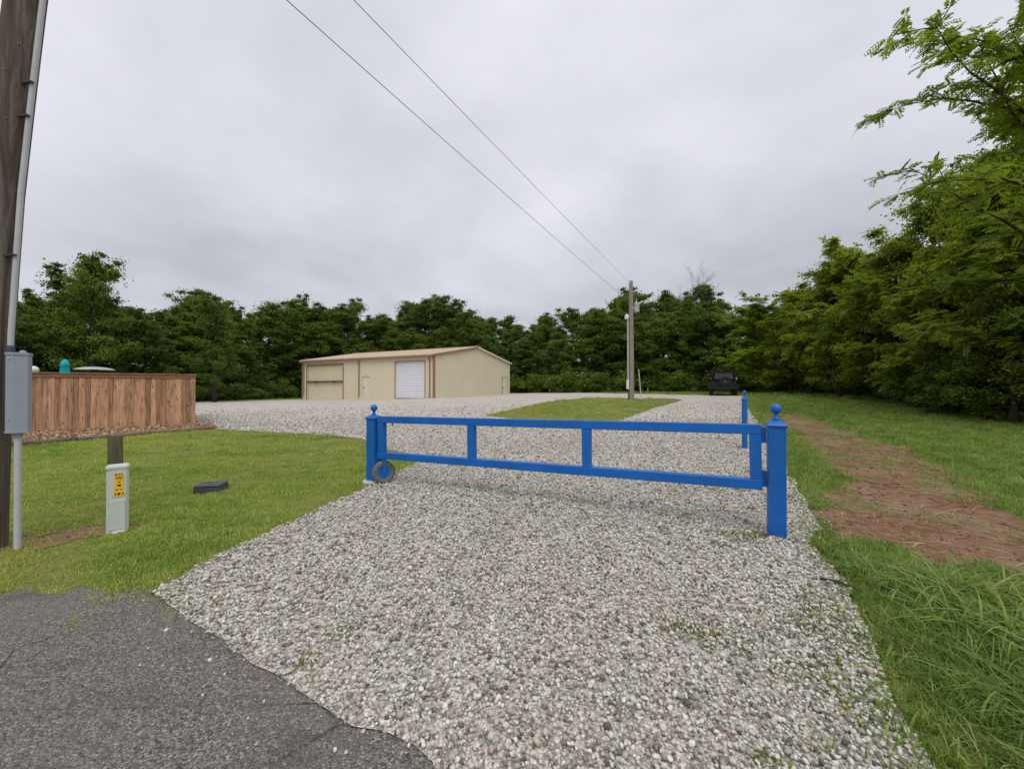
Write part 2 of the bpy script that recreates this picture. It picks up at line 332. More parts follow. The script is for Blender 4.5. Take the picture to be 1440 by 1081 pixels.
# ------------------------------------------------------------------ mesh helpers
class MB:
    def __init__(s): s.v, s.f = [], []
    def add(s, vs, fs):
        o = len(s.v); s.v += [tuple(v) for v in vs]; s.f += [tuple(i + o for i in f) for f in fs]; return s
    def box(s, c, d, mat=None, bev=0.0):
        hx, hy, hz = d[0] / 2, d[1] / 2, d[2] / 2
        b = min(bev, hx * 0.9, hy * 0.9, hz * 0.9)
        if b <= 0:
            vs = [(x, y, z) for z in (-hz, hz) for x, y in ((-hx, -hy), (hx, -hy), (hx, hy), (-hx, hy))]
            fs = [(3, 2, 1, 0), (4, 5, 6, 7), (0, 1, 5, 4), (1, 2, 6, 5), (2, 3, 7, 6), (3, 0, 4, 7)]
        else:
            ring = [(-hx + b, -hy), (hx - b, -hy), (hx, -hy + b), (hx, hy - b), (hx - b, hy), (-hx + b, hy), (-hx, hy - b), (-hx, -hy + b)]
            ins = [(-hx + b, -hy + b), (hx - b, -hy + b), (hx - b, -hy + b), (hx - b, hy - b), (hx - b, hy - b), (-hx + b, hy - b), (-hx + b, hy - b), (-hx + b, -hy + b)]
            vs = [(*p, -hz) for p in ins] + [(*p, -hz + b) for p in ring] + [(*p, hz - b) for p in ring] + [(*p, hz) for p in ins]
            fs = [(6, 5, 3, 1) if False else (7, 5, 3, 1), (24, 26, 28, 30)]
            for k in range(8):
                n = (k + 1) % 8
                for L in range(3): fs.append((L * 8 + k, L * 8 + n, L * 8 + 8 + n, L * 8 + 8 + k))
        vs = [Vector(v) for v in vs]
        if mat is not None: vs = [mat @ v for v in vs]
        c = Vector(c); return s.add([v + c for v in vs], fs)
    def bar(s, a, b, w, h, up=(0, 0, 1), bev=0.0):
        a, b = Vector(a), Vector(b); d = b - a; L = d.length; d.normalize()
        y = Vector(up).cross(d); y.normalize(); z = d.cross(y)
        m = Matrix((d, y, z)).transposed()
        return s.box((a + b) / 2, (L, w, h), m, bev)
    def tube(s, pts, rad, n=8, cap=True):
        pts = [Vector(p) for p in pts]
        if isinstance(rad, (int, float)): rad = [rad] * len(pts)
        o = len(s.v); ref = None
        for k, p in enumerate(pts):
            d = (pts[min(k + 1, len(pts) - 1)] - pts[max(k - 1, 0)]).normalized()
            if ref is None: ref = d.orthogonal().normalized()
            ref = (ref - d * ref.dot(d)).normalized(); q = d.cross(ref)
            for i in range(n):
                a = 2 * math.pi * i / n
                s.v.append(tuple(p + (ref * math.cos(a) + q * math.sin(a)) * rad[k]))
        for k in range(len(pts) - 1):
            for i in range(n):
                j = (i + 1) % n
                s.f.append((o + k * n + i, o + k * n + j, o + (k + 1) * n + j, o + (k + 1) * n + i))
        if cap:
            s.f.append(tuple(o + i for i in reversed(range(n)))); s.f.append(tuple(o + (len(pts) - 1) * n + i for i in range(n)))
        return s
    def lathe(s, prof, n=24, c=(0, 0, 0), axis=None, squash=1.0):
        """profile of (radius, height) pairs turned about z (or about `axis`)"""
        m = Matrix.Identity(3) if axis is None else Vector((0, 0, 1)).rotation_difference(Vector(axis)).to_matrix()
        o = len(s.v); c = Vector(c)
        for r_, z in prof:
            for i in range(n):
                a = 2 * math.pi * (i + 0.5) / n
                s.v.append(tuple(c + m @ Vector((r_ * math.cos(a), r_ * math.sin(a) * squash, z))))
        for k in range(len(prof) - 1):
            for i in range(n):
                j = (i + 1) % n
                s.f.append((o + k * n + i, o + k * n + j, o + (k + 1) * n + j, o + (k + 1) * n + i))
        s.f.append(tuple(o + i for i in reversed(range(n)))); s.f.append(tuple(o + (len(prof) - 1) * n + i for i in range(n)))
        return s
    def prism(s, poly, h0, h1, fn=None):
        """2-D polygon extruded between two offsets; fn maps (a, b, h) to a point"""
        fn = fn or (lambda a, b, h: (a, b, h)); n = len(poly)
        vs = [fn(a, b, h0) for a, b in poly] + [fn(a, b, h1) for a, b in poly]
        fs = [tuple(reversed(range(n))), tuple(range(n, 2 * n))] + [(i, (i + 1) % n, n + (i + 1) % n, n + i) for i in range(n)]
        return s.add(vs, fs)
    def build(s, name, mat, parent=None, loc=None, smooth=False):
        me = bpy.data.meshes.new(name); me.from_pydata(s.v, [], s.f); me.update()
        if smooth:
            me.polygons.foreach_set('use_smooth', [True] * len(me.polygons))
            try: me.set_sharp_from_angle(angle=R(smooth if smooth is not True else 40))
            except Exception: pass
        me.materials.append(M[mat])
        return link(name, me, parent, loc)

def link(name, me, parent=None, loc=None):
    o = bpy.data.objects.new(name, me); COL.objects.link(o)
    if parent: o.parent = parent
    if loc is not None: o.location = loc
    return o

def np_mesh(name, verts, faces, mat, tint=None, smooth=False):
    verts = np.asarray(verts, np.float32); faces = np.asarray(faces, np.int32)
    me = bpy.data.meshes.new(name); k = faces.shape[1]
    me.vertices.add(len(verts)); me.vertices.foreach_set('co', verts.ravel())
    me.loops.add(faces.size); me.loops.foreach_set('vertex_index', faces.ravel())
    me.polygons.add(len(faces)); me.polygons.foreach_set('loop_start', np.arange(0, faces.size, k, dtype=np.int32))
    if smooth: me.polygons.foreach_set('use_smooth', np.ones(len(faces), bool))
    me.update(calc_edges=True)
    if tint is not None:
        at_ = me.attributes.new('tint', 'FLOAT', 'FACE'); at_.data.foreach_set('value', np.asarray(tint, np.float32))
    me.materials.append(M[mat]); return me

def tag(o, label, cat, group=None):
    o['label'] = label; o['category'] = cat
    if group: o['group'] = group
    return o
def empty(name, loc, rz=0.0):
    o = bpy.data.objects.new(name, None); o.empty_display_size = 0.2; COL.objects.link(o)
    o.location = loc; o.rotation_euler = (0, 0, rz); return o
def copy_tree(o, parent=None):
    c = o.copy(); COL.objects.link(c); c.parent = parent
    for ch in list(o.children): copy_tree(ch, c)
    return c
def setkind(o, k): o['kind'] = k; return o

def inside(poly, pts):
    x, y = pts[:, 0], pts[:, 1]; r = np.zeros(len(pts), bool); n = len(poly)
    for i in range(n):
        x1, y1 = poly[i]; x2, y2 = poly[(i + 1) % n]
        if y1 == y2: continue
        c = ((y1 > y) != (y2 > y)) & (x < (x2 - x1) * (y - y1) / (y2 - y1) + x1)
        r ^= c
    return r

def rough_outline(poly, step=0.12, amp=0.05, seed=0.0):
    """the outline of a patch of ground, resampled and made ragged"""
    out = []; n = len(poly)
    for i in range(n):
        a, b = Vector(poly[i]), Vector(poly[(i + 1) % n]); L = (b - a).length
        near = min(a.length, b.length)
        st = step * max(1.0, near / 6); k = max(1, int(L / st)); nrm = Vector((-(b - a).y, (b - a).x)).normalized() if L > 0 else Vector((0, 0))
        for j in range(k):
            p = a.lerp(b, j / k)
            q = Vector((p.x * 1.7, p.y * 1.7, seed)); q2 = Vector((p.x * 7, p.y * 7, seed + 3))
            w = amp * (1.4 * mnoise.noise(q) + 0.8 * mnoise.noise(q2)) * (1 if j else 0.4)
            out.append((p.x + nrm.x * w, p.y + nrm.y * w))
    return out

def sheet(name, poly, dz, mat, cell=0.5, holes=()):
    """a patch of ground that follows the terrain dz above it"""
    P = np.array(poly); mn, mx = P.min(0), P.max(0)
    cx = max(cell, (mx[0] - mn[0]) / 120); cy = max(cell, (mx[1] - mn[1]) / 120)
    gx, gy = np.meshgrid(np.arange(mn[0], mx[0], cx), np.arange(mn[1], mx[1], cy))
    pts = np.stack([gx.ravel(), gy.ravel()], 1); pts = pts[inside(poly, pts)]
    co = [Vector(p) for p in poly] + [Vector(p) for p in pts.tolist()]
    n = len(poly)
    vs, _, fs, *_ = delaunay_2d_cdt(co, [(i, (i + 1) % n) for i in range(n)], [], 1, 1e-5)
    me = bpy.data.meshes.new(name)
    me.from_pydata([(v.x, v.y, g(v.x, v.y) + dz) for v in vs], [], [tuple(f) for f in fs]); me.update()
    me.polygons.foreach_set('use_smooth', [True] * len(me.polygons))
    me.materials.append(M[mat])
    return setkind(link(name, me), 'structure')

# ------------------------------------------------------------------ the setting: ground
def axis(dense0, dense1, step, far):
    a = list(np.arange(dense0, dense1 + 1e-6, step)); s = step; v = dense1
    while v < far: s *= 1.25; v += s; a.append(v)
    s = step; v = dense0
    while v > -far: s *= 1.25; v -= s; a.insert(0, v)
    return a
ax, ay = axis(-30, 30, 0.4, 900), axis(-4, 46, 0.4, 900)
gv = [(x, y, g(x, y)) for y in ay for x in ax]
W = len(ax)
gf = [(j * W + i, j * W + i + 1, (j + 1) * W + i + 1, (j + 1) * W + i) for j in range(len(ay) - 1) for i in range(W - 1)]
setkind(link('ground', np_mesh('ground', gv, gf, 'ground_soil', smooth=True)), 'structure')

POLY = {}
left_edge = [px(*p) for p in ((212, 836), (300, 788), (380, 750), (450, 718), (515, 688), (560, 664), (592, 650))]
lawn_far = [px(*p) for p in ((575, 641), (540, 631), (510, 618), (440, 611), (310, 604), (285, 602))]
lot_far = [(-13.5, 16.6), (-24, 24.0), (-31, 31.0), (-31, 37.0), (-24, 46), (-16, 58), (-2, 60)]
far_edge = [px(*p) for p in ((720, 552.5), (800, 552.2), (900, 554), (1000, 556.2), (1046, 557))]
right_edge = [px(*p) for p in ((1052, 575), (1066, 595), (1088, 630), (1108, 665), (1128, 700), (1146, 735), (1138, 762), (1172, 810), (1208, 865), (1222, 910), (1248, 985), (1285, 1040), (1310, 1081))]
asph_edge = [px(*p) for p in ((620, 1081), (540, 1030), (420, 972), (340, 924), (300, 893), (250, 858))]
POLY['gravel'] = rough_outline(left_edge + lawn_far + lot_far + far_edge + right_edge + [(1.55, 0.9), (1.3, 0.35)] + asph_edge, 0.12, 0.06, 1.0)
POLY['asphalt'] = rough_outline([(-45, 2.95), (-6, 2.9), px(0, 838), px(45, 828), px(80, 836), px(125, 824), px(165, 833), px(205, 828)] + [(x + 0.15, y + 0.10) for x, y in asph_edge[::-1]] + [(1.45, 0.5), (4.0, -2.2), (9, -3.6), (45, -4.2), (45, -11), (-45, -11)], 0.12, 0.05, 9.0)
POLY['island'] = rough_outline([px(*p) for p in ((684, 585), (735, 573), (790, 562.5), (840, 559.5), (950, 561), (960, 563), (915, 576), (880, 588), (868, 593), (760, 593))], 0.2, 0.10, 4.0)
POLY['dirt'] = rough_outline([px(*p) for p in ((1160, 748), (1230, 765), (1330, 795), (1440, 814), (1560, 832), (1560, 770), (1440, 726), (1400, 700), (1330, 668), (1290, 640), (1225, 618), (1170, 598), (1110, 582), (1085, 588), (1130, 618), (1165, 650), (1185, 680), (1150, 700), (1142, 728))], 0.12, 0.30, 6.0)
POLY['bare'] = rough_outline([px(*p) for p in ((-40, 778), (60, 772), (110, 757), (150, 752), (215, 742), (240, 733), (200, 728), (120, 740), (50, 752), (-40, 762))], 0.12, 0.06, 2.0)
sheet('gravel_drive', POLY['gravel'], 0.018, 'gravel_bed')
sheet('asphalt_road', POLY['asphalt'], 0.012, 'asphalt')
sheet('grass_island', POLY['island'], 0.03, 'ground_soil')
sheet('dirt_track', POLY['dirt'], 0.006, 'red_dirt', 0.3)
sheet('bare_soil', POLY['bare'], 0.006, 'red_dirt', 0.3)

# ------------------------------------------------------------------ blue gate and its posts
def blue_post(name, u, v, height, label, rz, width=0.152, lean=(0, 0)):
    x, y = px(u, v); z = g(x, y)
    e = empty(name, (x, y, z), rz); e.rotation_euler = (lean[0], lean[1], rz)
    hb = height - 0.225
    MB().box((0, 0, hb / 2 - 0.05), (width, width, hb + 0.1), None, 0.006).build('shaft', 'blue_paint', e)
    w = width * 0.5
    cp = MB()
    q = math.sqrt(2)
    k_ = width / 0.172
    cp.lathe([((w + 0.006) * q, hb - 0.012), ((w + 0.014 * k_) * q, hb - 0.004), ((w + 0.016 * k_) * q, hb + 0.012), ((w + 0.004) * q, hb + 0.026), ((w * 0.78) * q, hb + 0.045), ((w * 0.42) * q, hb + 0.06)], 4)
    cp.build('cap', 'blue_paint', e)
    r = max(0.042, width * 0.33)
    zc = height - r
    prof = [(r * 0.62, hb + 0.055), (r * 0.66, hb + 0.075), (r * 0.42, hb + 0.085), (r * 0.40, zc - r * 0.98), (r * 0.52, zc - r * 0.9)]
    prof += [(r * math.cos(a), zc + r * math.sin(a)) for a in np.linspace(-1.05, 1.5, 12)]
    MB().lathe(prof, 24).build('ball_finial', 'blue_paint', e, smooth=50)
    tag(e, label, 'post'); return e
GR, GL = Vector((*px(1091, 754), 0)), Vector((*px(526, 678), 0))
gd = (GL - GR); GLEN = gd.length; ga = math.atan2(gd.y, gd.x)
blue_post('gate_post', 1091, 754, 1.345, 'blue square post with ball finial carrying the hinges of the gate', ga)
p2 = blue_post('gate_post', 526, 678, 1.245, 'blue ball-topped post beside the gate wheel at the lawn edge', ga, 0.166)
MB().lathe([(0.17, -0.02), (0.175, 0.03), (0.16, 0.045), (0.05, 0.05)], 14).build('concrete_footing', 'grey_pipe', p2)
blue_post('gate_post', 1047, 632, 1.42, 'lone blue ball-topped post standing on the far gravel edge behind the gate', R(8), 0.092)

gate = empty('swing_gate', (GR.x, GR.y, g(GR.x, GR.y)), ga); gate.rotation_euler = (0, 0.0145, ga)          # local x runs along the gate
tag(gate, 'long blue steel barrier gate with three openings across the gravel drive', 'gate')
def gate_u(u):
    k = (u - CX) / F_PX; d = gd.normalized()
    return (k * GR.y - GR.x) / (d.x - k * d.y)
RT = 0.102
gz0, gz1 = 0.47, 1.135
x0, x1 = gate_u(1072), gate_u(534)
MB().box(((x0 + x1) / 2, 0, gz1 - RT / 2), (x1 - x0, RT, RT), None, 0.006).build('top_rail', 'blue_paint', gate)
MB().box(((x0 + x1) / 2, 0, gz0 + RT / 2), (x1 - x0, RT, RT), None, 0.006).build('bottom_rail', 'blue_paint', gate)
for ca, cb in ((1072, 1055), (833, 820), (671.5, 658), (548, 535)):
    a, b = gate_u(ca), gate_u(cb)
    a = max(a, x0); b = min(b, x1) 
    w = 0.102
    c = a + w / 2 + 0.001 if ca > 1000 else (b - w / 2 - 0.001 if ca < 600 else (a + b) / 2)
    MB().box((c, 0, (gz0 + gz1) / 2), (w, RT - 0.005, gz1 - gz0 - 2 * RT - 0.002), None, 0.004).build('stile', 'blue_paint', gate)
for hz in (gz0 + 0.11, gz1 - 0.11):
    h = MB().box(((0.07 + x0) / 2 + 0.004, 0.0, hz), (x0 - 0.066, 0.03, 0.16), None, 0.003)
    h.tube([(0.108, -0.02, hz - 0.085), (0.108, -0.02, hz + 0.085)], 0.017, 10)
    h.build('hinge', 'blue_paint', gate)
# wheel under the free end
wx, wr = gate_u(540.5), 0.178
wh = empty('wheel', (wx, 0.0, wr + 0.02)); wh.parent = gate
WZ = wr + 0.085
wh.location = (wx - 0.02, 0.03, WZ); wh.rotation_euler = (0, 0, R(58))
tp = [(0.095, -0.035), (0.105, -0.042), (wr - 0.028, -0.046), (wr - 0.010, -0.036), (wr, -0.015), (wr, 0.015), (wr - 0.010, 0.036), (wr - 0.028, 0.046), (0.105, 0.042), (0.095, 0.035)]
ty = MB().lathe(tp, 36, (0, 0, 0), (0, 1, 0))
ty.f = ty.f[:-2]
n = 36; L = len(tp) - 1
ty.f += [(L * n + i, L * n + (i + 1) % n, (i + 1) % n, i) for i in range(n)]
ty.build('tyre', 'tyre_rubber', wh, smooth=50)
rm = MB().lathe([(0.100, -0.034), (0.100, -0.028), (0.06, -0.012), (0.03, -0.03), (0.03, 0.03), (0.06, 0.012), (0.100, 0.028), (0.100, 0.034)], 28, (0, 0, 0), (0, 1, 0))
rm.build('rim', 'blue_paint', wh, smooth=40)
br = MB(); rmx = Matrix.Rotation(R(58), 3, 'Z'); bc = Vector((wx - 0.02, 0.03, 0))
for s_ in (-1, 1):
    br.box(bc + rmx @ Vector((0, s_ * 0.062, 0)) + Vector((0, 0, (gz0 + WZ) / 2 - 0.02)), (0.045, 0.008, gz0 - WZ + 0.03), rmx)
br.box(bc + Vector((0, 0, gz0 - 0.009)), (0.06, 0.14, 0.014), rmx)
br.tube([bc + rmx @ Vector((0, -0.075, 0)) + Vector((0, 0, WZ)), bc + rmx @ Vector((0, 0.075, 0)) + Vector((0, 0, WZ))], 0.012, 10)
br.build('wheel_bracket', 'blue_paint', gate)
lt = MB().tube([(gate_u(553), 0, gz1 - RT), (gate_u(553), 0, gz1 - RT - 0.045)], 0.008, 8)
lt.build('latch_pin', 'dark_steel', gate)

# ------------------------------------------------------------------ metal building
BA = R(152)                                                          # direction of the long front wall
B0 = Vector((-6.99, 35.6, 0)); bz = g(B0.x, B0.y) - 0.06
LF, LS, EH, RH = 18.5, 14.2, 3.98, 5.22
bld = empty('metal_building', (B0.x, B0.y, bz), BA)                  # local x along front, local -y away from camera side
tag(bld, 'tan metal shop building with low gable roof and roller door on the gravel lot', 'building')
bd = Vector((math.cos(BA), math.sin(BA), 0)); bn = Vector((math.sin(BA), -math.cos(BA), 0))   # along front, towards back
# local y: +y is (-sin, cos) so the back of the building lies at -y
def fu(u):
    k = (u - CX) / F_PX; return (k * B0.y - B0.x) / (bd.x - k * bd.y)
def su(u):
    k = (u - CX) / F_PX; return (k * B0.y - B0.x) / (bn.x - k * bn.y)
roll = (fu(597.5), fu(556)); man = (fu(520), fu(510)); big = (fu(482.5), fu(432))
RO_H, MAN_H, BIG_H = 3.42, 2.13, 3.42
def ribs(mb, xs, y, z0, z1s, out):
    for x, z1 in zip(xs, z1s): mb.box((x, y + out * 0.006, (z0 + z1) / 2), (0.05, 0.013, z1 - z0))
# front wall built as panels between openings
front = MB()
def fpanel(a, b, z0, z1): front.box(((a + b) / 2, -0.06, (z0 + z1) / 2), (b - a, 0.12, z1 - z0))
ZB = -0.7
edges = [0.0, roll[0], roll[1], man[0], man[1], big[0], big[1], LF]
fpanel(0.0, roll[0], ZB, EH); fpanel(roll[0], roll[1], RO_H, EH); fpanel(roll[1], man[0], ZB, EH); fpanel(man[0], man[1], MAN_H, EH)
fpanel(man[1], big[0], ZB, EH); fpanel(big[0], big[1], BIG_H, EH); fpanel(big[1], LF, ZB, EH)
for k in range(int(LF / 0.3)):
    x = 0.15 + 0.3 * k
    z0 = ZB
    for (a, b), hh in ((roll, RO_H), (man, MAN_H), (big, BIG_H)):
        if a - 0.12 < x < b + 0.12: z0 = hh + 0.12
    ribs(front, [x], 0.0, z0, [EH - 0.02], 1)
front.build('front_wall', 'tan_siding', bld)
side = MB()
prof = [(0, ZB), (0, EH), (LS / 2, RH), (LS, EH), (LS, ZB)]
sd0, sd1 = su(706), su(712.5)
side.prism([(0.123, ZB), (0.123, EH + 0.02), (LS / 2, RH - 0.03), (LS - 0.123, EH + 0.02), (LS - 0.123, ZB)], 0.001, 0.12, lambda a, b, h: (h, -a, b))
for k in range(int((LS - 0.4) / 0.3)):
    y = 0.25 + 0.3 * k; top = EH + (RH - EH) * (1 - abs(y - LS / 2) / (LS / 2)) - 0.04
    if sd0 - 0.1 < y < sd1 + 0.1:
        side.box((-0.005, -y, (2.35 + top) / 2), (0.013, 0.05, top - 2.35)); continue
    side.box((-0.005, -y, (ZB + top) / 2), (0.013, 0.05, top - ZB))
side.build('side_wall', 'tan_siding', bld)
bk = MB().box((LF / 2, -LS + 0.06, (EH + ZB) / 2), (LF, 0.12, EH - ZB)).build('back_wall', 'tan_siding', bld)
MB().prism([(0.123, ZB), (0.123, EH + 0.02), (LS / 2, RH - 0.03), (LS - 0.123, EH + 0.02), (LS - 0.123, ZB)], LF - 0.12, LF - 0.001, lambda a, b, h: (h, -a, b)).build('side_wall', 'tan_siding', bld)
# roof: two ribbed slopes
for s_ in (0, 1):
    rf = MB()
    y0, y1 = (0.30, -LS / 2) if s_ == 0 else (-LS - 0.30, -LS / 2)
    sl = (RH - EH) / (LS / 2)
    zl = EH + 0.03 - 0.30 * sl
    def q(x, t_, dz): return (x, y0 + (y1 - y0) * t_, zl + (RH + 0.05 - zl) * t_ + dz)
    rf.add([q(-0.15, 0, 0.0), q(LF + 0.15, 0, 0.0), q(LF + 0.15, 1, 0.0), q(-0.15, 1, 0.0), q(-0.15, 0, 0.06), q(LF + 0.15, 0, 0.06), q(LF + 0.15, 1, 0.06), q(-0.15, 1, 0.06)],
           [(3, 2, 1, 0), (4, 5, 6, 7), (0, 1, 5, 4), (1, 2, 6, 5), (2, 3, 7, 6), (3, 0, 4, 7)])
    for k in range(62):
        x = 0.0 + 0.3 * k
        if x > LF: break
        rf.add([q(x - 0.02, 0.002, 0.055), q(x + 0.02, 0.002, 0.055), q(x + 0.02, 0.995, 0.055), q(x - 0.02, 0.995, 0.055), q(x - 0.012, 0.002, 0.085), q(x + 0.012, 0.002, 0.085), q(x + 0.012, 0.995, 0.085), q(x - 0.012, 0.995, 0.085)],
               [(4, 5, 6, 7), (0, 1, 5, 4), (1, 2, 6, 5), (3, 0, 4, 7)])
    rf.build('roof_slope', 'roof_metal', bld)
MB().bar((-0.17, -LS / 2, RH + 0.125), (LF + 0.17, -LS / 2, RH + 0.125), 0.36, 0.03).build('ridge_cap', 'roof_metal', bld)
# gutters, rake trims, corner trims, downspouts
gt = MB().box((LF / 2, 0.26, EH - 0.10), (LF + 0.28, 0.13, 0.14), None, 0.01).build('gutter', 'brown_trim', bld)
for s_ in (0, 1):
    ya, yb = (0.33, -LS / 2) if s_ == 0 else (-LS - 0.33, -LS / 2)
    za = EH - 0.33 * sl
    MB().bar((-0.165, ya, za - 0.02), (-0.165, yb, RH - 0.0), 0.03, 0.17, bev=0).build('rake_trim', 'brown_trim' if s_ == 0 else 'tan_siding', bld)
for (x, y, m_) in ((-0.02, 0.02, 'brown_trim'), (LF + 0.02, 0.02, 'brown_trim'), (-0.02, -LS - 0.02, 'door_white')):
    sx = 1 if x < 1 else -1; sy = -1 if y > -1 else 1
    MB().box((x + sx * 0.06, y + 0.006 * (-sy), (EH + ZB) / 2 - 0.06), (0.15, 0.03, EH - ZB - 0.12)).box((x - sx * 0.012, y + sy * 0.09, (EH + ZB) / 2 - 0.06), (0.024, 0.17, EH - ZB - 0.12)).build('corner_trim', m_, bld)
for x in (0.42, fu(505.5), LF - 0.35):
    dsp = MB().tube([(x, 0.26, EH - 0.17), (x, 0.24, EH - 0.3), (x, 0.075, EH - 0.5), (x, 0.075, 0.25), (x, 0.2, 0.08)], 0.065, 6)
    dsp.build('downspout', 'brown_trim', bld)
def jambs(a, b, h, m_, w=0.12, d=0.05, y=0.0):
    mb = MB()
    mb.box((a - w / 2, y + d / 2, (ZB + h) / 2), (w, d, h - ZB)); mb.box((b + w / 2, y + d / 2, (ZB + h) / 2), (w, d, h - ZB))
    mb.box(((a + b) / 2, y + d / 2, h + w / 2), (b - a + 2 * w, d, w))
    return mb
# roller door: horizontal slats on a curved-rib curtain
rd = MB(); ns = 15; sh = RO_H / ns
for k in range(ns):
    z = k * sh
    rd.prism([(-0.126, z), (-0.115, z + sh * 0.2), (-0.115, z + sh * 0.7), (-0.126, z + sh * 0.96), (-0.16, z + sh * 0.96), (-0.16, z)], roll[0] + 0.01, roll[1] - 0.01, lambda a, b, h: (h, a, b))
rdo = rd.build('roller_door', 'white_steel', bld)
MB().box(((roll[0] + roll[1]) / 2, -0.11, 0.03), (roll[1] - roll[0] - 0.03, 0.07, 0.09)).build('bottom_bar', 'galvanised', rdo)
jambs(*roll, RO_H, 'brown_trim', 0.07).build('roller_door_frame', 'brown_trim', bld)
# man doors
md = MB().box(((man[0] + man[1]) / 2, -0.08, MAN_H / 2 - 0.2), (man[1] - man[0] - 0.02, 0.05, MAN_H + 0.38)).build('entry_door', 'door_white', bld)
MB().box((man[1] - 0.12, -0.03, 1.0), (0.06, 0.05, 0.16)).build('handle', 'dark_steel', md)
jambs(*man, MAN_H, 'brown_trim', 0.05, 0.03).build('entry_door_frame', 'tan_siding', bld)
md2 = MB().box((-0.03, -(sd0 + sd1) / 2, 1.06), (0.05, sd1 - sd0, 2.16)).build('side_door', 'door_white', bld)
MB().box((-0.075, -sd0 - 0.14, 1.0), (0.05, 0.06, 0.16)).build('handle', 'dark_steel', md2)
sf = MB().box((-0.03, -sd0 + 0.03, 1.1), (0.055, 0.05, 2.25)).box((-0.03, -sd1 - 0.03, 1.1), (0.055, 0.05, 2.25)).box((-0.03, -(sd0 + sd1) / 2, 2.19), (0.055, sd1 - sd0, 0.05)).build('side_door_frame', 'brown_trim', bld)
# folding hangar door of two panels with a dark truss between them
hd = empty('folding_door', (0, 0, 0)); hd.parent = bld
for z0, z1 in ((-0.5, 1.62), (1.70, BIG_H - 0.03)):
    pn = MB().box(((big[0] + big[1]) / 2, -0.16, (z0 + z1) / 2), (big[1] - big[0] - 0.04, 0.05, z1 - z0))
    for k in range(40):
        x = big[0] + 0.12 + 0.3 * k
        if x > big[1] - 0.08: break
        pn.box((x, -0.127, (z0 + z1) / 2), (0.05, 0.02, z1 - z0 - 0.01))
    pn.build('door_panel', 'tan_siding', hd)
tb = MB().box(((big[0] + big[1]) / 2, -0.02, 1.66), (big[1] - big[0] - 0.02, 0.16, 0.12))
for fx in (0.25, 0.75): tb.box((big[0] + (big[1] - big[0]) * fx, 0.04, 1.64), (0.34, 0.14, 0.17))
tb.build('hinge_truss', 'dark_steel', hd)
jf = jambs(*big, BIG_H, 'brown_trim', 0.09, 0.06)
jf.build('folding_door_frame', 'brown_trim', bld)

# ------------------------------------------------------------------ cedar fence, planting bed and edging
FE, FW_ = Vector((*px(275, 598), 0)), Vector((*px(45, 609), 0))
fd = (FW_ - FE).normalized(); fang = math.atan2(fd.y, fd.x)
fz = g(FE.x, FE.y)
FLEN, FHT = 8.2, 1.86
fen = empty('privacy_fence', (FE.x, FE.y, fz), fang)
tag(fen, 'brown cedar privacy fence with flat cap rail beside the lawn', 'fence')
bw = 0.14; bm = {}
def board(name, Lx, parent, yoff=0.0):
    """one picket: chamfered corners, slightly uneven"""
    k = random.randrange(6)
    if k not in bm:
        m_ = MB(); w = bw - 0.004 + 0.002 * (k % 3); h = FHT - 0.05 + 0.012 * (k - 3); cup = 0.004 * (k % 2)
        m_.add([(-w / 2, -0.009, 0), (0, -0.009 - cup, 0), (w / 2, -0.009, 0), (w / 2, 0.009, 0), (-w / 2, 0.009, 0),
                (-w / 2, -0.009, h), (0, -0.009 - cup, h), (w / 2, -0.009, h), (w / 2, 0.009, h), (-w / 2, 0.009, h)],
               [(4, 3, 2, 1, 0), (5, 6, 7, 8, 9)] + [(i, (i + 1) % 5, 5 + (i + 1) % 5, 5 + i) for i in range(5)])
        me = bpy.data.meshes.new('picket'); me.from_pydata(m_.v, [], m_.f); me.materials.append(M['cedar']); me.update(); bm[k] = me
    o = link(name, bm[k], parent, (Lx, yoff + random.uniform(-0.005, 0.005), 0.02 + random.uniform(-0.01, 0.01)))
    o.rotation_euler = (random.uniform(-0.004, 0.004), random.uniform(-0.004, 0.004), random.uniform(-0.02, 0.02)); return o
for k in range(int(FLEN / bw)): board('picket', bw * (k + 0.5), fen)
# side return running back from the corner
ret = empty('fence_return', (0.012, -0.02, 0), math.atan2(FE.y, FE.x) + R(5) - fang); ret.parent = fen
for k in range(36): board('picket', bw * (k + 0.5) + 0.02, ret)
MB().box((FLEN / 2, 0.0, FHT + 0.03), (FLEN + 0.06, 0.14, 0.04), None, 0.004).build('cap_rail', 'cedar_trim', fen)
MB().box((FLEN / 2, 0.03, FHT - 0.055), (FLEN + 0.02, 0.022, 0.11), None, 0.003).build('trim_board', 'cedar_trim', fen)
MB().box((5.1 / 2, 0.0, FHT + 0.03), (4.96, 0.14, 0.04), None, 0.004).build('cap_rail', 'cedar_trim', ret)
for z in (0.35, 1.0, 1.6): MB().box((FLEN / 2, -0.035, z), (FLEN, 0.038, 0.09)).build('back_rail', 'cedar_trim', fen)

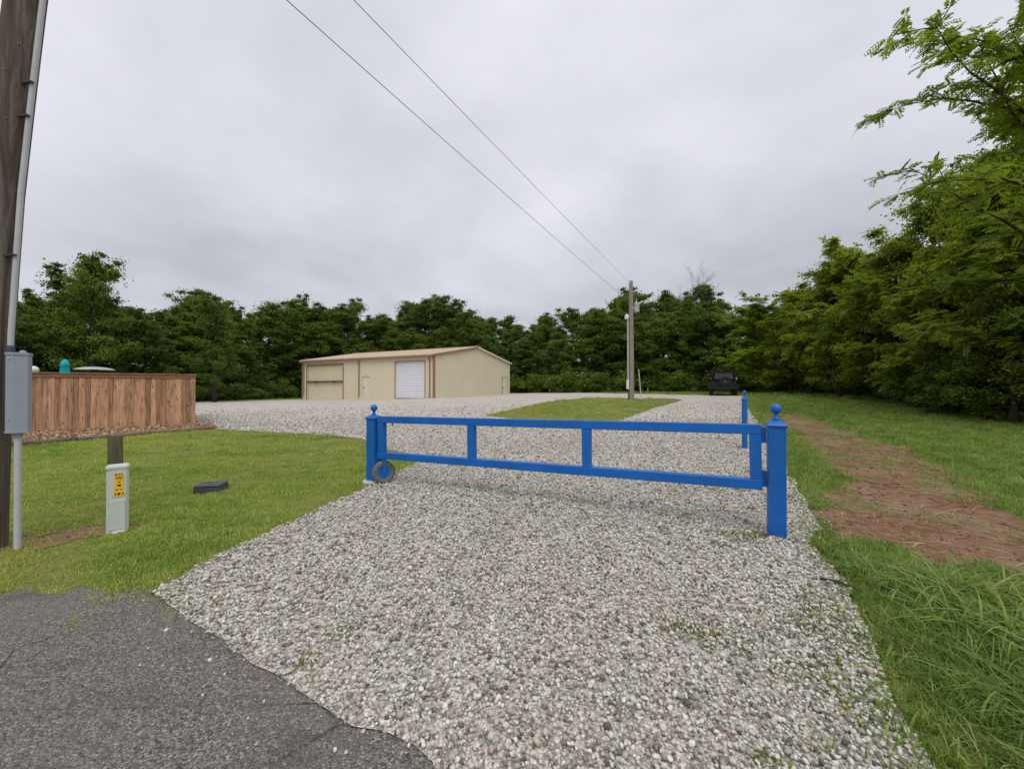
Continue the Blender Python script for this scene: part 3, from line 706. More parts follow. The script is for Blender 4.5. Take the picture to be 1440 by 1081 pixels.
bed = [px(*p) for p in ((306, 602.5), (180, 613), (60, 624), (-60, 635))]
bed_w = [tuple(Vector(b)) for b in bed]
e0 = Vector(bed[0]); e1 = Vector(bed[-1])
back = [(FE.x + 0.15, FE.y + 0.5)]
POLY['bed'] = rough_outline([bed[0]] + bed[1:] + [(FW_.x + fd.x * 4, FW_.y + fd.y * 4), (FE.x, FE.y + 0.25), (FE.x + 0.3, FE.y + 0.3)], 0.25, 0.02, 3.0)
sheet('mulch_bed', POLY['bed'], 0.05, 'mulch', 0.3)
edg = empty('timber_edging', (*bed[0], g(*bed[0])))
tag(edg, 'row of weathered landscape timbers edging the mulch bed under the fence', 'edging')
tot = sum((Vector(bed[i + 1]) - Vector(bed[i])).length for i in range(3))
def along(s_):
    for i in range(3):
        a, b = Vector(bed[i]), Vector(bed[i + 1]); L = (b - a).length
        if s_ <= L or i == 2: return a.lerp(b, s_ / L)
        s_ -= L
s0 = 0.0; o3 = Vector((*bed[0], g(*bed[0])))
while s0 < tot - 0.5:
    L = random.uniform(1.2, 1.9); a, b = along(s0), along(min(tot, s0 + L - 0.03))
    A = Vector((a.x, a.y, g(a.x, a.y) + 0.05)) - o3; B = Vector((b.x, b.y, g(b.x, b.y) + 0.05 + random.uniform(-0.015, 0.015))) - o3
    d = B - A
    m_ = MB().box((0, 0, 0), (d.length, 0.12, 0.13), None, 0.035)
    o = m_.build('timber', 'timber', edg, A + d / 2); o.rotation_euler = (random.uniform(-0.06, 0.06), -math.asin(d.z / d.length), math.atan2(d.y, d.x) + random.uniform(-0.015, 0.015))
    s0 += L

# things seen over the fence
def over(u, d): return ((u - CX) / F_PX * d, d)
x, y = over(91, 16.5); um = empty('patio_umbrella', (x, y, g(x, y)))
ztop = EYE + (HY - 505) / F_PX * y - g(x, y)
MB().lathe([(0.28, 0), (0.28, 0.06), (0.06, 0.1), (0.03, 0.12)], 16).build('base', 'dark_steel', um)
MB().tube([(0, 0, 0.1), (0, 0, ztop - 0.02)], 0.022, 10).build('pole', 'galvanised', um)
fold = MB(); n = 32
zs = [(ztop, 0.02), (ztop - 0.05, 0.10), (ztop - 0.16, 0.155), (ztop - 0.26, 0.185), (ztop - 0.29, 0.15), (ztop - 0.6, 0.19), (ztop - 1.0, 0.22), (ztop - 1.45, 0.26)]
o = len(fold.v)
for z, r in zs:
    for i in range(n):
        a = 2 * math.pi * i / n; rr = r * (1 + 0.16 * math.cos(8 * a) * (1 if z < ztop - 0.1 else 0.3))
        fold.v.append((rr * math.cos(a), rr * math.sin(a), z))
for k in range(len(zs) - 1):
    for i in range(n): fold.f.append((k * n + i, (k + 1) * n + i, (k + 1) * n + (i + 1) % n, k * n + (i + 1) % n))
fold.build('canopy', 'teal_canvas', um, smooth=60)
MB().lathe([(0.2, ztop - 0.72), (0.215, ztop - 0.7), (0.215, ztop - 0.66), (0.2, ztop - 0.64)], 20).build('strap', 'teal_canvas', um)
um.scale = (0.72, 0.72, 1.0)
tag(um, 'closed turquoise patio umbrella rising above the cedar fence', 'umbrella')
x, y = over(133, 16.0); ph = empty('patio_heater', (x, y, g(x, y)))
zt = EYE + (HY - 515.5) / F_PX * y - g(x, y)
MB().lathe([(0.23, 0), (0.23, 0.75), (0.2, 0.8), (0.05, 0.82)], 18).build('base', 'galvanised', ph)
MB().tube([(0, 0, 0.8), (0, 0, zt - 0.5)], 0.03, 10).build('pole', 'galvanised', ph)
MB().lathe([(0.07, zt - 0.5), (0.13, zt - 0.42), (0.15, zt - 0.20), (0.15, zt - 0.14), (0.05, zt - 0.12)], 16).build('burner', 'dark_steel', ph)
MB().lathe([(0.60, zt - 0.13), (0.61, zt - 0.125), (0.5, zt - 0.07), (0.3, zt - 0.025), (0.1, zt - 0.003), (0.02, zt), (0.02, zt - 0.02), (0.3, zt - 0.045), (0.5, zt - 0.09)], 28).build('reflector', 'galvanised', ph, smooth=40)
tag(ph, 'patio heater with wide shiny dome reflector above the fence', 'heater')
x, y = over(47, 14.5); gl = empty('globe_lamp', (x, y, g(x, y)))
zc = EYE + (HY - 520) / F_PX * y - g(x, y)
MB().tube([(0, 0, 0), (0, 0, zc - 0.12)], 0.03, 10).build('post', 'dark_steel', gl)
MB().lathe([(0.05, zc - 0.16), (0.07, zc - 0.13)] + [(0.14 * math.cos(a), zc + 0.14 * math.sin(a)) for a in np.linspace(-0.9, 1.5, 10)], 18).build('globe', 'white_plastic', gl, smooth=60)
tag(gl, 'white globe lamp peeking over the fence beside the grey meter box', 'lamp')

# ------------------------------------------------------------------ near utility pole with its conduit and box
PD = 3.68
def pole_edge(v): return float(np.interp(v, [-400, 0, 135, 270, 470, 620, 775], [104, 54, 39, 25, 12, 8, 5]))
pts, rad = [], []
zb = g(-4.8, PD)
for v in (800, 775, 700, 620, 540, 470, 380, 270, 135, 0, -200, -400):
    z = EYE + (HY - v) / F_PX * PD; r = 0.150 - 0.004 * (z - zb)
    xe = (pole_edge(v) - CX) / F_PX * PD
    pts.append((xe - r * 1.19, PD + 0.0, z)); rad.append(r)
base = Vector((pts[1][0], PD, zb))
up = empty('utility_pole', base)
tag(up, 'thick dark brown wooden utility pole standing at the road edge', 'utility pole')
pts = [Vector(p) - base for p in pts]; pts.insert(0, pts[0] - Vector((0, 0, 0.4))); rad.insert(0, rad[0])
top = pts[-1]; dirv = (pts[-1] - pts[-2]).normalized()
pts.append(top + Vector((0.1, 0, 2.2))); rad.append(0.115)
MB().tube(pts, rad, 28).build('shaft', 'pole_wood', up, smooth=60)
# conduit clipped to the camera-right side of the pole
cp_, clips = [], []
for v in (486, 470, 380, 270, 135, 0, -200, -400):
    z = EYE + (HY - v) / F_PX * PD
    xx = (pole_edge(v) + float(np.interp(v, [0, 270, 486], [4.5, 5.5, 6.5])) - CX) / F_PX * PD
    cp_.append(Vector((xx, PD - 0.02, z)) - base)
MB().tube(cp_, 0.021, 12).build('conduit', 'grey_pipe', up, smooth=60)
for v in (118, 165, 360):
    z = EYE + (HY - v) / F_PX * PD; xx = (pole_edge(v) + 4 - CX) / F_PX * PD
    c = Vector((xx, PD - 0.02, z)) - base
    MB().bar(c + Vector((-0.07, -0.02, -0.012)), c + Vector((0.035, -0.028, 0.0)), 0.03, 0.014).build('conduit_clip', 'dark_steel', up)
for (u, v) in ((4, 95), (6, 165), (22, 60)):
    c = at(u, v, PD - 0.14) - base
    MB().lathe([(0.016, 0), (0.014, 0.006), (0.004, 0.008)], 8, c, (0, -1, 0)).build('nail_head', 'dark_steel', up)
bx0, bx1 = (9 - CX) / F_PX * PD, (43.5 - CX) / F_PX * PD
zt, zl = EYE + (HY - 496) / F_PX * PD, EYE + (HY - 608) / F_PX * PD
mb_ = empty('meter_box', ((26 - CX) / F_PX * PD, PD, zl), R(36))
tag(mb_, 'grey steel electrical box with conduit mounted on the near utility pole', 'electrical box')
w = 0.14; h = zt - zl
MB().prism([(-w / 2, 0.05), (-w / 2, -0.03), (-w * 0.12, -0.065), (w / 2, -0.05), (w / 2, 0.05)], 0.015, h - 0.02).build('housing', 'grey_box', mb_)
MB().prism([(-w / 2 - 0.005, 0.055), (-w / 2 - 0.005, -0.034), (-w * 0.12, -0.071), (w / 2 + 0.005, -0.056), (w / 2 + 0.005, 0.055)], h - 0.022, h).build('lid', 'grey_box', mb_)
MB().prism([(-w / 2 - 0.004, 0.054), (-w / 2 - 0.004, -0.033), (-w * 0.12, -0.07), (w / 2 + 0.004, -0.055), (w / 2 + 0.004, 0.054)], 0.0, 0.018).build('bottom_flange', 'grey_box', mb_)
MB().lathe([(0.024, h - 0.002), (0.022, h + 0.012), (0.014, h + 0.02), (0.005, h + 0.023)], 14, (0.03, -0.02, 0)).build('hub_cap', 'grey_box', mb_)
cxx = Matrix.Rotation(R(-36), 3, 'Z') @ (cp_[0] + base - Vector(mb_.location))
MB().lathe([(0.028, h - 0.01), (0.028, h + 0.05), (0.024, h + 0.06)], 14, (cxx.x, cxx.y, 0)).build('coupling', 'dark_plastic', mb_)
for (vx, vz) in ((-w * 0.33, 0.13), (-w * 0.33, h - 0.06)):
    MB().lathe([(0.008, 0), (0.007, 0.004), (0.002, 0.006)], 8, (vx, -0.052, vz), (-0.3, -1, 0)).build('screw', 'galvanised', mb_)
lx = 0.0; lx2 = 0.004
MB().tube([(lx, -0.0, 0.02), (lx, -0.0, -0.05), (lx2, -0.0, -(zl - zb) - 0.15)], 0.025, 14).build('conduit', 'grey_pipe', mb_, smooth=60)
MB().lathe([(0.031, -0.045), (0.031, 0.0)], 14, (lx, 0.0, 0)).build('coupling', 'grey_box', mb_)

# ------------------------------------------------------------------ cable pedestal, stump post, meter pit lid
x, y = px(167, 747); pe = empty('cable_pedestal', (x, y, g(x, y)), R(41))
ph_, pw, pdp = 0.70, 0.165, 0.11
MB().box((0, 0, ph_ / 2 - 0.02), (pw, pdp, ph_), None, 0.018).build('body', 'pedestal_green', pe)
MB().box((0, 0, ph_ - 0.028), (pw + 0.012, pdp + 0.014, 0.05), None, 0.014).build('cap', 'pedestal_green', pe)
MB().box((-0.0, -pdp / 2 - 0.004, 0.19), (pw * 0.72, 0.008, 0.30), None, 0.003).build('access_panel', 'pedestal_green', pe)
MB().box((0.01, -pdp / 2 - 0.006, 0.012), (0.09, 0.03, 0.028), None, 0.004).build('foot_plate', 'white_plastic', pe)
st = MB()
sy = -pdp / 2 - 0.0025
st.prism([(-0.042, 0.43), (-0.048, 0.385), (-0.02, 0.372), (0.036, 0.378), (0.048, 0.40), (0.044, 0.425), (0.034, 0.44), (0.034, 0.60), (0.02, 0.618), (-0.03, 0.614), (-0.036, 0.6), (-0.036, 0.44)], 0.0, 0.003, lambda a, b, h_: (a + 0.012, sy + h_ - 0.002, b))
so = st.build('warning_sticker', 'yellow_sticker', pe)
for (a, b, c_, d_) in ((-0.022, 0.602, 0.016, 0.016), (0.002, 0.604, 0.012, 0.014), (0.02, 0.601, 0.012, 0.012), (0, 0.578, 0.05, 0.006), (0, 0.566, 0.05, 0.005), (0, 0.554, 0.046, 0.005), (0.0, 0.525, 0.02, 0.01), (0.0, 0.494, 0.03, 0.012), (0.004, 0.482, 0.016, 0.010),
                       (-0.016, 0.447, 0.018, 0.012), (0.016, 0.446, 0.012, 0.012), (-0.026, 0.405, 0.010, 0.022), (0.0, 0.402, 0.022, 0.024), (0.028, 0.405, 0.012, 0.018)):
    MB().box((a + 0.012, sy - 0.0025, b), (c_, 0.0012, d_)).build('printed_mark', 'sticker_ink', so)
tag(pe, 'short pale green cable pedestal with a yellow sticker on the lawn', 'cable pedestal')
x, y = px(162.5, 716); sp = empty('wooden_post', (x, y, g(x, y)))
hs = EYE + (HY - 612) / F_PX * y - g(x, y)
MB().tube([(0, 0, -0.3), (0, 0, 0.2), (0.004, 0, hs * 0.7), (0.002, 0, hs - 0.02), (0.002, 0, hs)], [0.072, 0.071, 0.07, 0.069, 0.064], 20).build('shaft', 'treated_post', sp, smooth=50)
MB().tube([(0.0, 0, hs - 0.002), (0.002, 0, hs + 0.004)], [0.061, 0.056], 20).build('cut_end', 'timber', sp)
tag(sp, 'short round mossy wooden post standing right behind the cable pedestal', 'post')
x, y = px(298, 690); mp = empty('meter_pit', (x, y, g(x, y)), R(12))
MB().prism([(-0.25, -0.14), (-0.20, -0.18), (0.20, -0.18), (0.25, -0.14), (0.25, 0.14), (0.20, 0.18), (-0.20, 0.18), (-0.25, 0.14)], -0.2, 0.07).build('pit_body', 'dark_plastic', mp)
MB().box((0, 0, 0.085), (0.47, 0.33, 0.03), None, 0.012).build('lid', 'dark_plastic', mp)
MB().lathe([(0.022, 0.098), (0.022, 0.106), (0.01, 0.108)], 10, (-0.08, 0.09, 0)).build('lid_bolt', 'dark_steel', mp)
MB().box((0.06, -0.01, 0.1005), (0.17, 0.10, 0.006), None, 0.002).build('lid_plate', 'dark_plastic', mp)
mp.scale = (0.7, 0.8, 1.15)
tag(mp, 'low dark grey plastic meter pit lid set in the lawn', 'meter pit')

# ------------------------------------------------------------------ far service pole and the overhead wires
x, y = px(888, 563); fp = empty('service_pole', (x, y, g(x, y)))
D2 = y; s_ = D2 / F_PX
hp = (563 - 395) * s_
tag(fp, 'pale grey wooden service pole with transformer standing on the grass island', 'utility pole')
MB().tube([(0, 0, -0.4), (0, 0, 0), (0, 0, hp * 0.5), (-0.02, 0, hp)], [0.165, 0.162, 0.14, 0.115], 18).build('shaft', 'pole_grey', fp, smooth=60)
def fpz(v): return (563 - v) * s_
cx_ = -5.2 * s_
MB().tube([(cx_, -0.05, fpz(540)), (cx_, -0.05, fpz(449)), (cx_ + 0.02, -0.1, fpz(444))], 0.045, 8).build('conduit', 'grey_pipe', fp)
MB().box((cx_ - 0.03, -0.08, (fpz(534) + fpz(547)) / 2), (0.14, 0.14, 13 * s_), None, 0.01).build('meter_base', 'white_plastic', fp)
MB().tube([(cx_ + 0.02, -0.07, fpz(547)), (cx_ + 0.02, -0.07, -0.2)], 0.03, 8).build('ground_conduit', 'dark_steel', fp)
MB().lathe([(0.10, fpz(449)), (0.13, fpz(448)), (0.13, fpz(444)), (0.05, fpz(442))], 12, (cx_ - 0.06, -0.05, 0)).build('weather_head', 'white_plastic', fp)
tx = 7.5 * s_
MB().lathe([(0.12, fpz(439)), (0.16, fpz(438.5)), (0.16, fpz(428)), (0.17, fpz(427.5)), (0.15, fpz(426.5)), (0.03, fpz(426))], 16, (tx, 0, 0)).build('transformer', 'transformer_grey', fp, smooth=40)
MB().tube([(tx - 0.02, 0, fpz(427)), (tx - 0.02, 0, fpz(421))], [0.035, 0.02], 8).build('bushing', 'white_plastic', fp)
MB().bar((0, 0, fpz(433)), (tx - 0.12, 0, fpz(433)), 0.08, 0.12).build('mounting_bracket', 'galvanised', fp)
MB().tube([(0.1, 0, fpz(450)), (tx - 0.05, 0, fpz(446)), (tx, 0, fpz(439))], 0.02, 6).build('service_loop', 'wire_black', fp)
MB().lathe([(0.05, 0), (0.06, 0.03), (0.03, 0.06), (0.05, 0.09), (0.02, 0.12)], 10, (-0.13, -0.05, hp - 0.18)).build('insulator', 'white_plastic', fp)
x2, y2 = px(902, 561.5)
gy = empty('marker_stake', (x2, y2, g(x2, y2)))
zg = (561.5 - 519) * y2 / F_PX
MB().tube([(0, 0, -0.1), (-4 * y2 / F_PX, 0, zg)], 0.035, 8).build('rod', 'grey_pipe', gy)
MB().lathe([(0.045, 0), (0.05, 0.25), (0.04, 0.3)], 8).build('sleeve', 'white_plastic', gy)
tag(gy, 'thin leaning grey stake in the grass next to the service pole', 'stake')
P0 = Vector((x, y, 0))
base2 = Vector((fp.location.x, fp.location.y, fp.location.z))
def wire(att, u0, zoff, label, r):
    """sagging line from the far pole over the camera's left to a pole across the road"""
    k = (u0 - CX) / F_PX
    d0 = 6.2
    p0 = Vector((k * d0, d0, EYE + HY / F_PX * d0))
    dirn = (p0 - att); end = p0 + dirn * (9.0 / 14.0) ; end.z = p0.z + (p0.z - att.z) * 0.75
    n = 60; L = []
    for i in range(n + 1):
        t_ = i / n; q_ = att.lerp(end, t_); L.append(q_)
    # sag: parabola that is zero at both ends; solve so that the line still passes near p0
    for i, q_ in enumerate(L):
        t_ = i / n; q_.z -= zoff * 4 * t_ * (1 - t_)
    o = MB().tube([q_ - att for q_ in L], r, 6).build('overhead_wire', 'wire_black', None, att)
    tag(o, label, 'wire')
wire(base2 + Vector((-0.13, -0.05, hp - 0.07)), 510, 0.10, 'thin overhead wire tied to the very top of the service pole', 0.0055)
wire(base2 + Vector((-0.15, -0.05, fpz(424))), 415, 0.16, 'overhead service cable reaching the service pole below its top near the transformer', 0.0065)

# ------------------------------------------------------------------ black off-road car seen from behind
x, y = px(1021, 557); jz = g(x, y)
car = empty('parked_car', (x, y + 0.3, jz), -math.atan2(x, y) + R(3))
tag(car, 'boxy black off-road car parked at the end of the gravel drive', 'car')
# local: rear at y=0, front at +y, x to the right
W_ = 1.62
MB().box((0, 2.0, 0.86), (W_, 3.7, 0.62), None, 0.06).build('body', 'black_paint', car)
MB().box((0, 3.35, 1.1), (1.45, 1.1, 0.22), None, 0.05).build('hood', 'black_paint', car)
cab = MB().add([(-0.79, 0.06, 1.17), (0.79, 0.06, 1.17), (0.79, 2.5, 1.17), (-0.79, 2.5, 1.17), (-0.69, 0.16, 1.76), (0.69, 0.16, 1.76), (0.69, 2.1, 1.78), (-0.69, 2.1, 1.78), (-0.62, 0.24, 1.84), (0.62, 0.24, 1.84), (0.62, 2.0, 1.85), (-0.62, 2.0, 1.85)],
               [(0, 1, 5, 4), (1, 2, 6, 5), (2, 3, 7, 6), (3, 0, 4, 7), (4, 5, 9, 8), (5, 6, 10, 9), (6, 7, 11, 10), (7, 4, 8, 11), (8, 9, 10, 11)])
cab.build('soft_top', 'black_canvas', car)
MB().add([(-0.6, 0.085, 1.26), (0.6, 0.085, 1.26), (0.55, 0.15, 1.68), (-0.55, 0.15, 1.68), (-0.6, 0.07, 1.26), (0.6, 0.07, 1.26), (0.55, 0.135, 1.68), (-0.55, 0.135, 1.68)], [(4, 5, 6, 7), (0, 1, 5, 4), (1, 2, 6, 5), (2, 3, 7, 6), (3, 0, 4, 7)]).build('rear_window', 'window_glass', car)
for s in (-1, 1):
    MB().add([(s * 0.79, 0.3, 1.25), (s * 0.79, 2.2, 1.25), (s * 0.715, 1.95, 1.68), (s * 0.715, 0.35, 1.68), (s * 0.775, 0.3, 1.25), (s * 0.775, 2.2, 1.25), (s * 0.7, 1.95, 1.68), (s * 0.7, 0.35, 1.68)], [(0, 1, 2, 3), (7, 6, 5, 4), (0, 4, 5, 1), (1, 5, 6, 2), (2, 6, 7, 3), (3, 7, 4, 0)]).build('side_window', 'window_glass', car)
    MB().box((s * 0.72, 0.12, 0.95), (0.13, 0.06, 0.22), None, 0.015).build('tail_light', 'red_lens', car)
    MB().box((s * 0.93, 2.25, 1.28), (0.2, 0.1, 0.2), None, 0.04).build('wing_mirror', 'galvanised' if s > 0 else 'black_paint', car)
    for yy in (0.75, 3.2):
        w_ = empty('wheel', (s * 0.80, yy, 0.40)); w_.parent = car
        MB().lathe([(0.2, -0.125), (0.34, -0.125), (0.39, -0.10), (0.40, -0.06), (0.40, 0.06), (0.39, 0.10), (0.34, 0.125), (0.2, 0.125)], 26, (0, 0, 0), (1, 0, 0)).build('tyre', 'black_rubber', w_)
        MB().lathe([(0.21, -0.128), (0.19, -0.10), (0.08, -0.11), (0.06, -0.13), (0.06, 0.13), (0.08, 0.11), (0.19, 0.10), (0.21, 0.128)], 18, (0, 0, 0), (1, 0, 0)).build('rim', 'dark_steel', w_)
        MB().prism([(-0.56, 0.5), (-0.42, 0.88), (0.42, 0.88), (0.56, 0.5), (0.50, 0.5), (0.38, 0.83), (-0.38, 0.83), (-0.50, 0.5)], s * 0.70, s * 0.95, lambda a, b, h_, yy=yy: (h_, yy + a, b)).build('fender_flare', 'black_rubber', car)
MB().box((0, -0.02, 0.58), (1.66, 0.16, 0.17), None, 0.03).build('rear_bumper', 'black_rubber', car)
MB().box((0, 4.0, 0.6), (1.66, 0.18, 0.2), None, 0.03).build('front_bumper', 'black_rubber', car)
MB().box((0, 2.0, 0.47), (0.9, 3.4, 0.16)).build('chassis', 'dark_steel', car)
spw = empty('spare_wheel', (0.1, 0.02, 1.05)); spw.parent = car
MB().lathe([(0.2, -0.1), (0.34, -0.11), (0.38, -0.07), (0.38, 0.06), (0.34, 0.1), (0.2, 0.1)], 26, (0, 0, 0), (0, 1, 0)).build('tyre', 'black_rubber', spw)
MB().lathe([(0.21, -0.06), (0.1, -0.1), (0.05, -0.11)], 18, (0, 0, 0), (0, 1, 0)).build('rim', 'dark_steel', spw)

# ------------------------------------------------------------------ trees
def unit(a): return a / np.maximum(1e-9, np.linalg.norm(a, axis=-1, keepdims=True))
def leaves(centres, outw, size, tint, up_bias=0.7, narrow=0.62):
    """one folded leaf (four corners) at each centre"""
    n = len(centres)
    nrm = unit(rng.normal(0, 0.75, (n, 3)) + np.array([0, 0, up_bias]) + outw * 0.4)
    d = unit(rng.normal(0, 1, (n, 3)) + outw * 0.6 + np.array([0, 0, -0.35])); d = unit(d - nrm * (d * nrm).sum(1, keepdims=True))
    sdir = np.cross(nrm, d); s = (size * rng.uniform(0.65, 1.3, n))[:, None]
    v = np.empty((n, 4, 3))
    v[:, 0] = centres - d * s * 0.5; v[:, 1] = centres + sdir * s * narrow * 0.5 + nrm * s * 0.08
    v[:, 2] = centres + d * s * 0.5 - nrm * s * 0.10; v[:, 3] = centres - sdir * s * narrow * 0.5 + nrm * s * 0.08
    return v.reshape(-1, 3), np.arange(n * 4).reshape(-1, 4), np.clip(tint, 0, 1)

def limb_curve(a, d, L, droop=0.0, wig=0.12, k=5):
    p = [Vector(a)]; d = Vector(d).normalized()
    for i in range(k):
        d = (d + Vector((random.gauss(0, wig), random.gauss(0, wig), random.gauss(0, wig) - droop))).normalized()
        p.append(p[-1] + d * (L / k))
    return p

def broad_tree(H, width, low, n_limb, leaf, per, mat='oak_leaf', clump=(0.7, 1.25), seed=1, shape='round', tint0=0.4):
    random.seed(seed)
    tr = MB(); r0 = H * 0.016 + 0.05
    sway = [Vector((0, 0, -0.3))]; 
    for k in range(1, 9): sway.append(Vector((random.gauss(0, 0.012) * H * k / 8, random.gauss(0, 0.012) * H * k / 8, H * 0.93 * k / 8)))
    tr.tube(sway, [r0 * (1.25 if k == 0 else 1) * (1 - 0.11 * k) for k in range(9)], 9)
    C, T, Rr = [], [], []
    def trunk_at(t_): 
        f = t_ * 8; i = min(7, int(f)); return sway[i].lerp(sway[i + 1], f - i)
    for i in range(n_limb):
        t_ = low + (0.97 - low) * ((i + random.random()) / n_limb)
        az = i * 2.399 + random.uniform(-0.5, 0.5)
        rel = (t_ - low) / (1 - low)
        reach = random.choice((0.75, 1.0, 1.0, 1.2)) * width * {'round': math.sqrt(max(0.06, 1 - (rel * 1.15 - 0.38) ** 2 / 0.85)), 'cone': 1.0 - 0.75 * rel}[shape] * random.uniform(0.65, 1.12)
        el = 0.15 + 0.85 * rel + random.uniform(-0.15, 0.2)
        d = (math.cos(az) * math.cos(el), math.sin(az) * math.cos(el), math.sin(el))
        L = reach * (1 if rel < 0.75 else 0.8)
        c = limb_curve(trunk_at(t_ * 0.93), d, L, 0.03 - 0.05 * (rel > .6))
        tr.tube(c, [r0 * 0.42 * (1 - 0.6 * t_) * (1 - 0.16 * k) for k in range(len(c))], 5, False)
        tl = random.uniform(-0.22, 0.22)
        for k in range(2, len(c)):
            for _ in range(2 if k > 2 else 1):
                p = c[k] + Vector((random.gauss(0, 1), random.gauss(0, 1), random.gauss(0, 0.6))) * width * 0.13
                if p.z < 0.25: p.z = 0.25 + random.random() * 0.6
                C.append(p); Rr.append(random.uniform(*clump) * (0.8 + 0.2 * (k < 5))); T.append(tl + random.uniform(-0.12, 0.12))
                if random.random() < 0.8: tr.tube([c[k], c[k].lerp(p, 0.6) + Vector((0, 0, 0.05)), p], [r0 * 0.09, r0 * 0.06, r0 * 0.03], 4, False)
    C = np.array([tuple(c) for c in C]); Rr = np.array(Rr); T = np.array(T)
    n = len(C) * per; idx = np.repeat(np.arange(len(C)), per)
    dirs = unit(rng.normal(0, 1, (n, 3))); rr = np.abs(rng.normal(0, 0.62, n)).clip(0, 1.7)
    cen = C[idx] + dirs * (rr * Rr[idx])[:, None] * np.array([1.1, 1.1, 0.55])
    keep = cen[:, 2] > 0.1
    cen, dirs, idx = cen[keep], dirs[keep], idx[keep]; n = len(cen)
    v, f, tt = leaves(cen, dirs, leaf, tint0 + T[idx] + rng.normal(0, 0.16, n), 1.0)
    me_t = MB_mesh(tr, 'trunk', 'bark'); me_c = np_mesh('crown', v, f, mat, tt)
    return me_t, me_c, H

def MB_mesh(mb, name, mat):
    me = bpy.data.meshes.new(name); me.from_pydata(mb.v, [], mb.f); me.update()
    me.polygons.foreach_set('use_smooth', [True] * len(me.polygons)); me.materials.append(M[mat]); return me

def frond_geo(bases, dirs, L, pairs=9, droop=0.5, leaflet=0.085, tint=None):
    """pinnate leaves: a drooping stalk with pairs of narrow leaflets"""
    n = len(bases); out_v, out_t = [], []
    side = unit(np.cross(dirs, np.array([0, 0, 1.0])) + rng.normal(0, 0.25, (n, 3)))
    dn = np.array([0, 0, -1.0])
    for k in range(pairs):
        t_ = (k + 1) / pairs
        p = bases + dirs * (L * t_)[:, None] + dn * (L * droop * t_ * t_)[:, None]
        ax_ = unit(dirs + dn * (2 * droop * t_))
        for s in (-1, 1):
            d = unit(side * s + ax_ * 0.55 + dn * rng.uniform(0.0, 0.55, (n, 1)))
            ln = leaflet * (1.15 - 0.55 * abs(t_ - 0.45)) * rng.uniform(0.8, 1.2, n)
            wdir = unit(np.cross(d, np.cross(ax_, d)) * 1.0)
            tip = p + d * ln[:, None]; mid = p + d * (ln * 0.5)[:, None]
            v = np.stack([p, mid + wdir * (ln * 0.25)[:, None], tip, mid - wdir * (ln * 0.25)[:, None]], 1)
            out_v.append(v.reshape(-1, 3)); out_t.append(tint + rng.normal(0, 0.08, n))
    v = np.concatenate(out_v); return v, np.arange(len(v)).reshape(-1, 4), np.clip(np.concatenate(out_t), 0, 1)

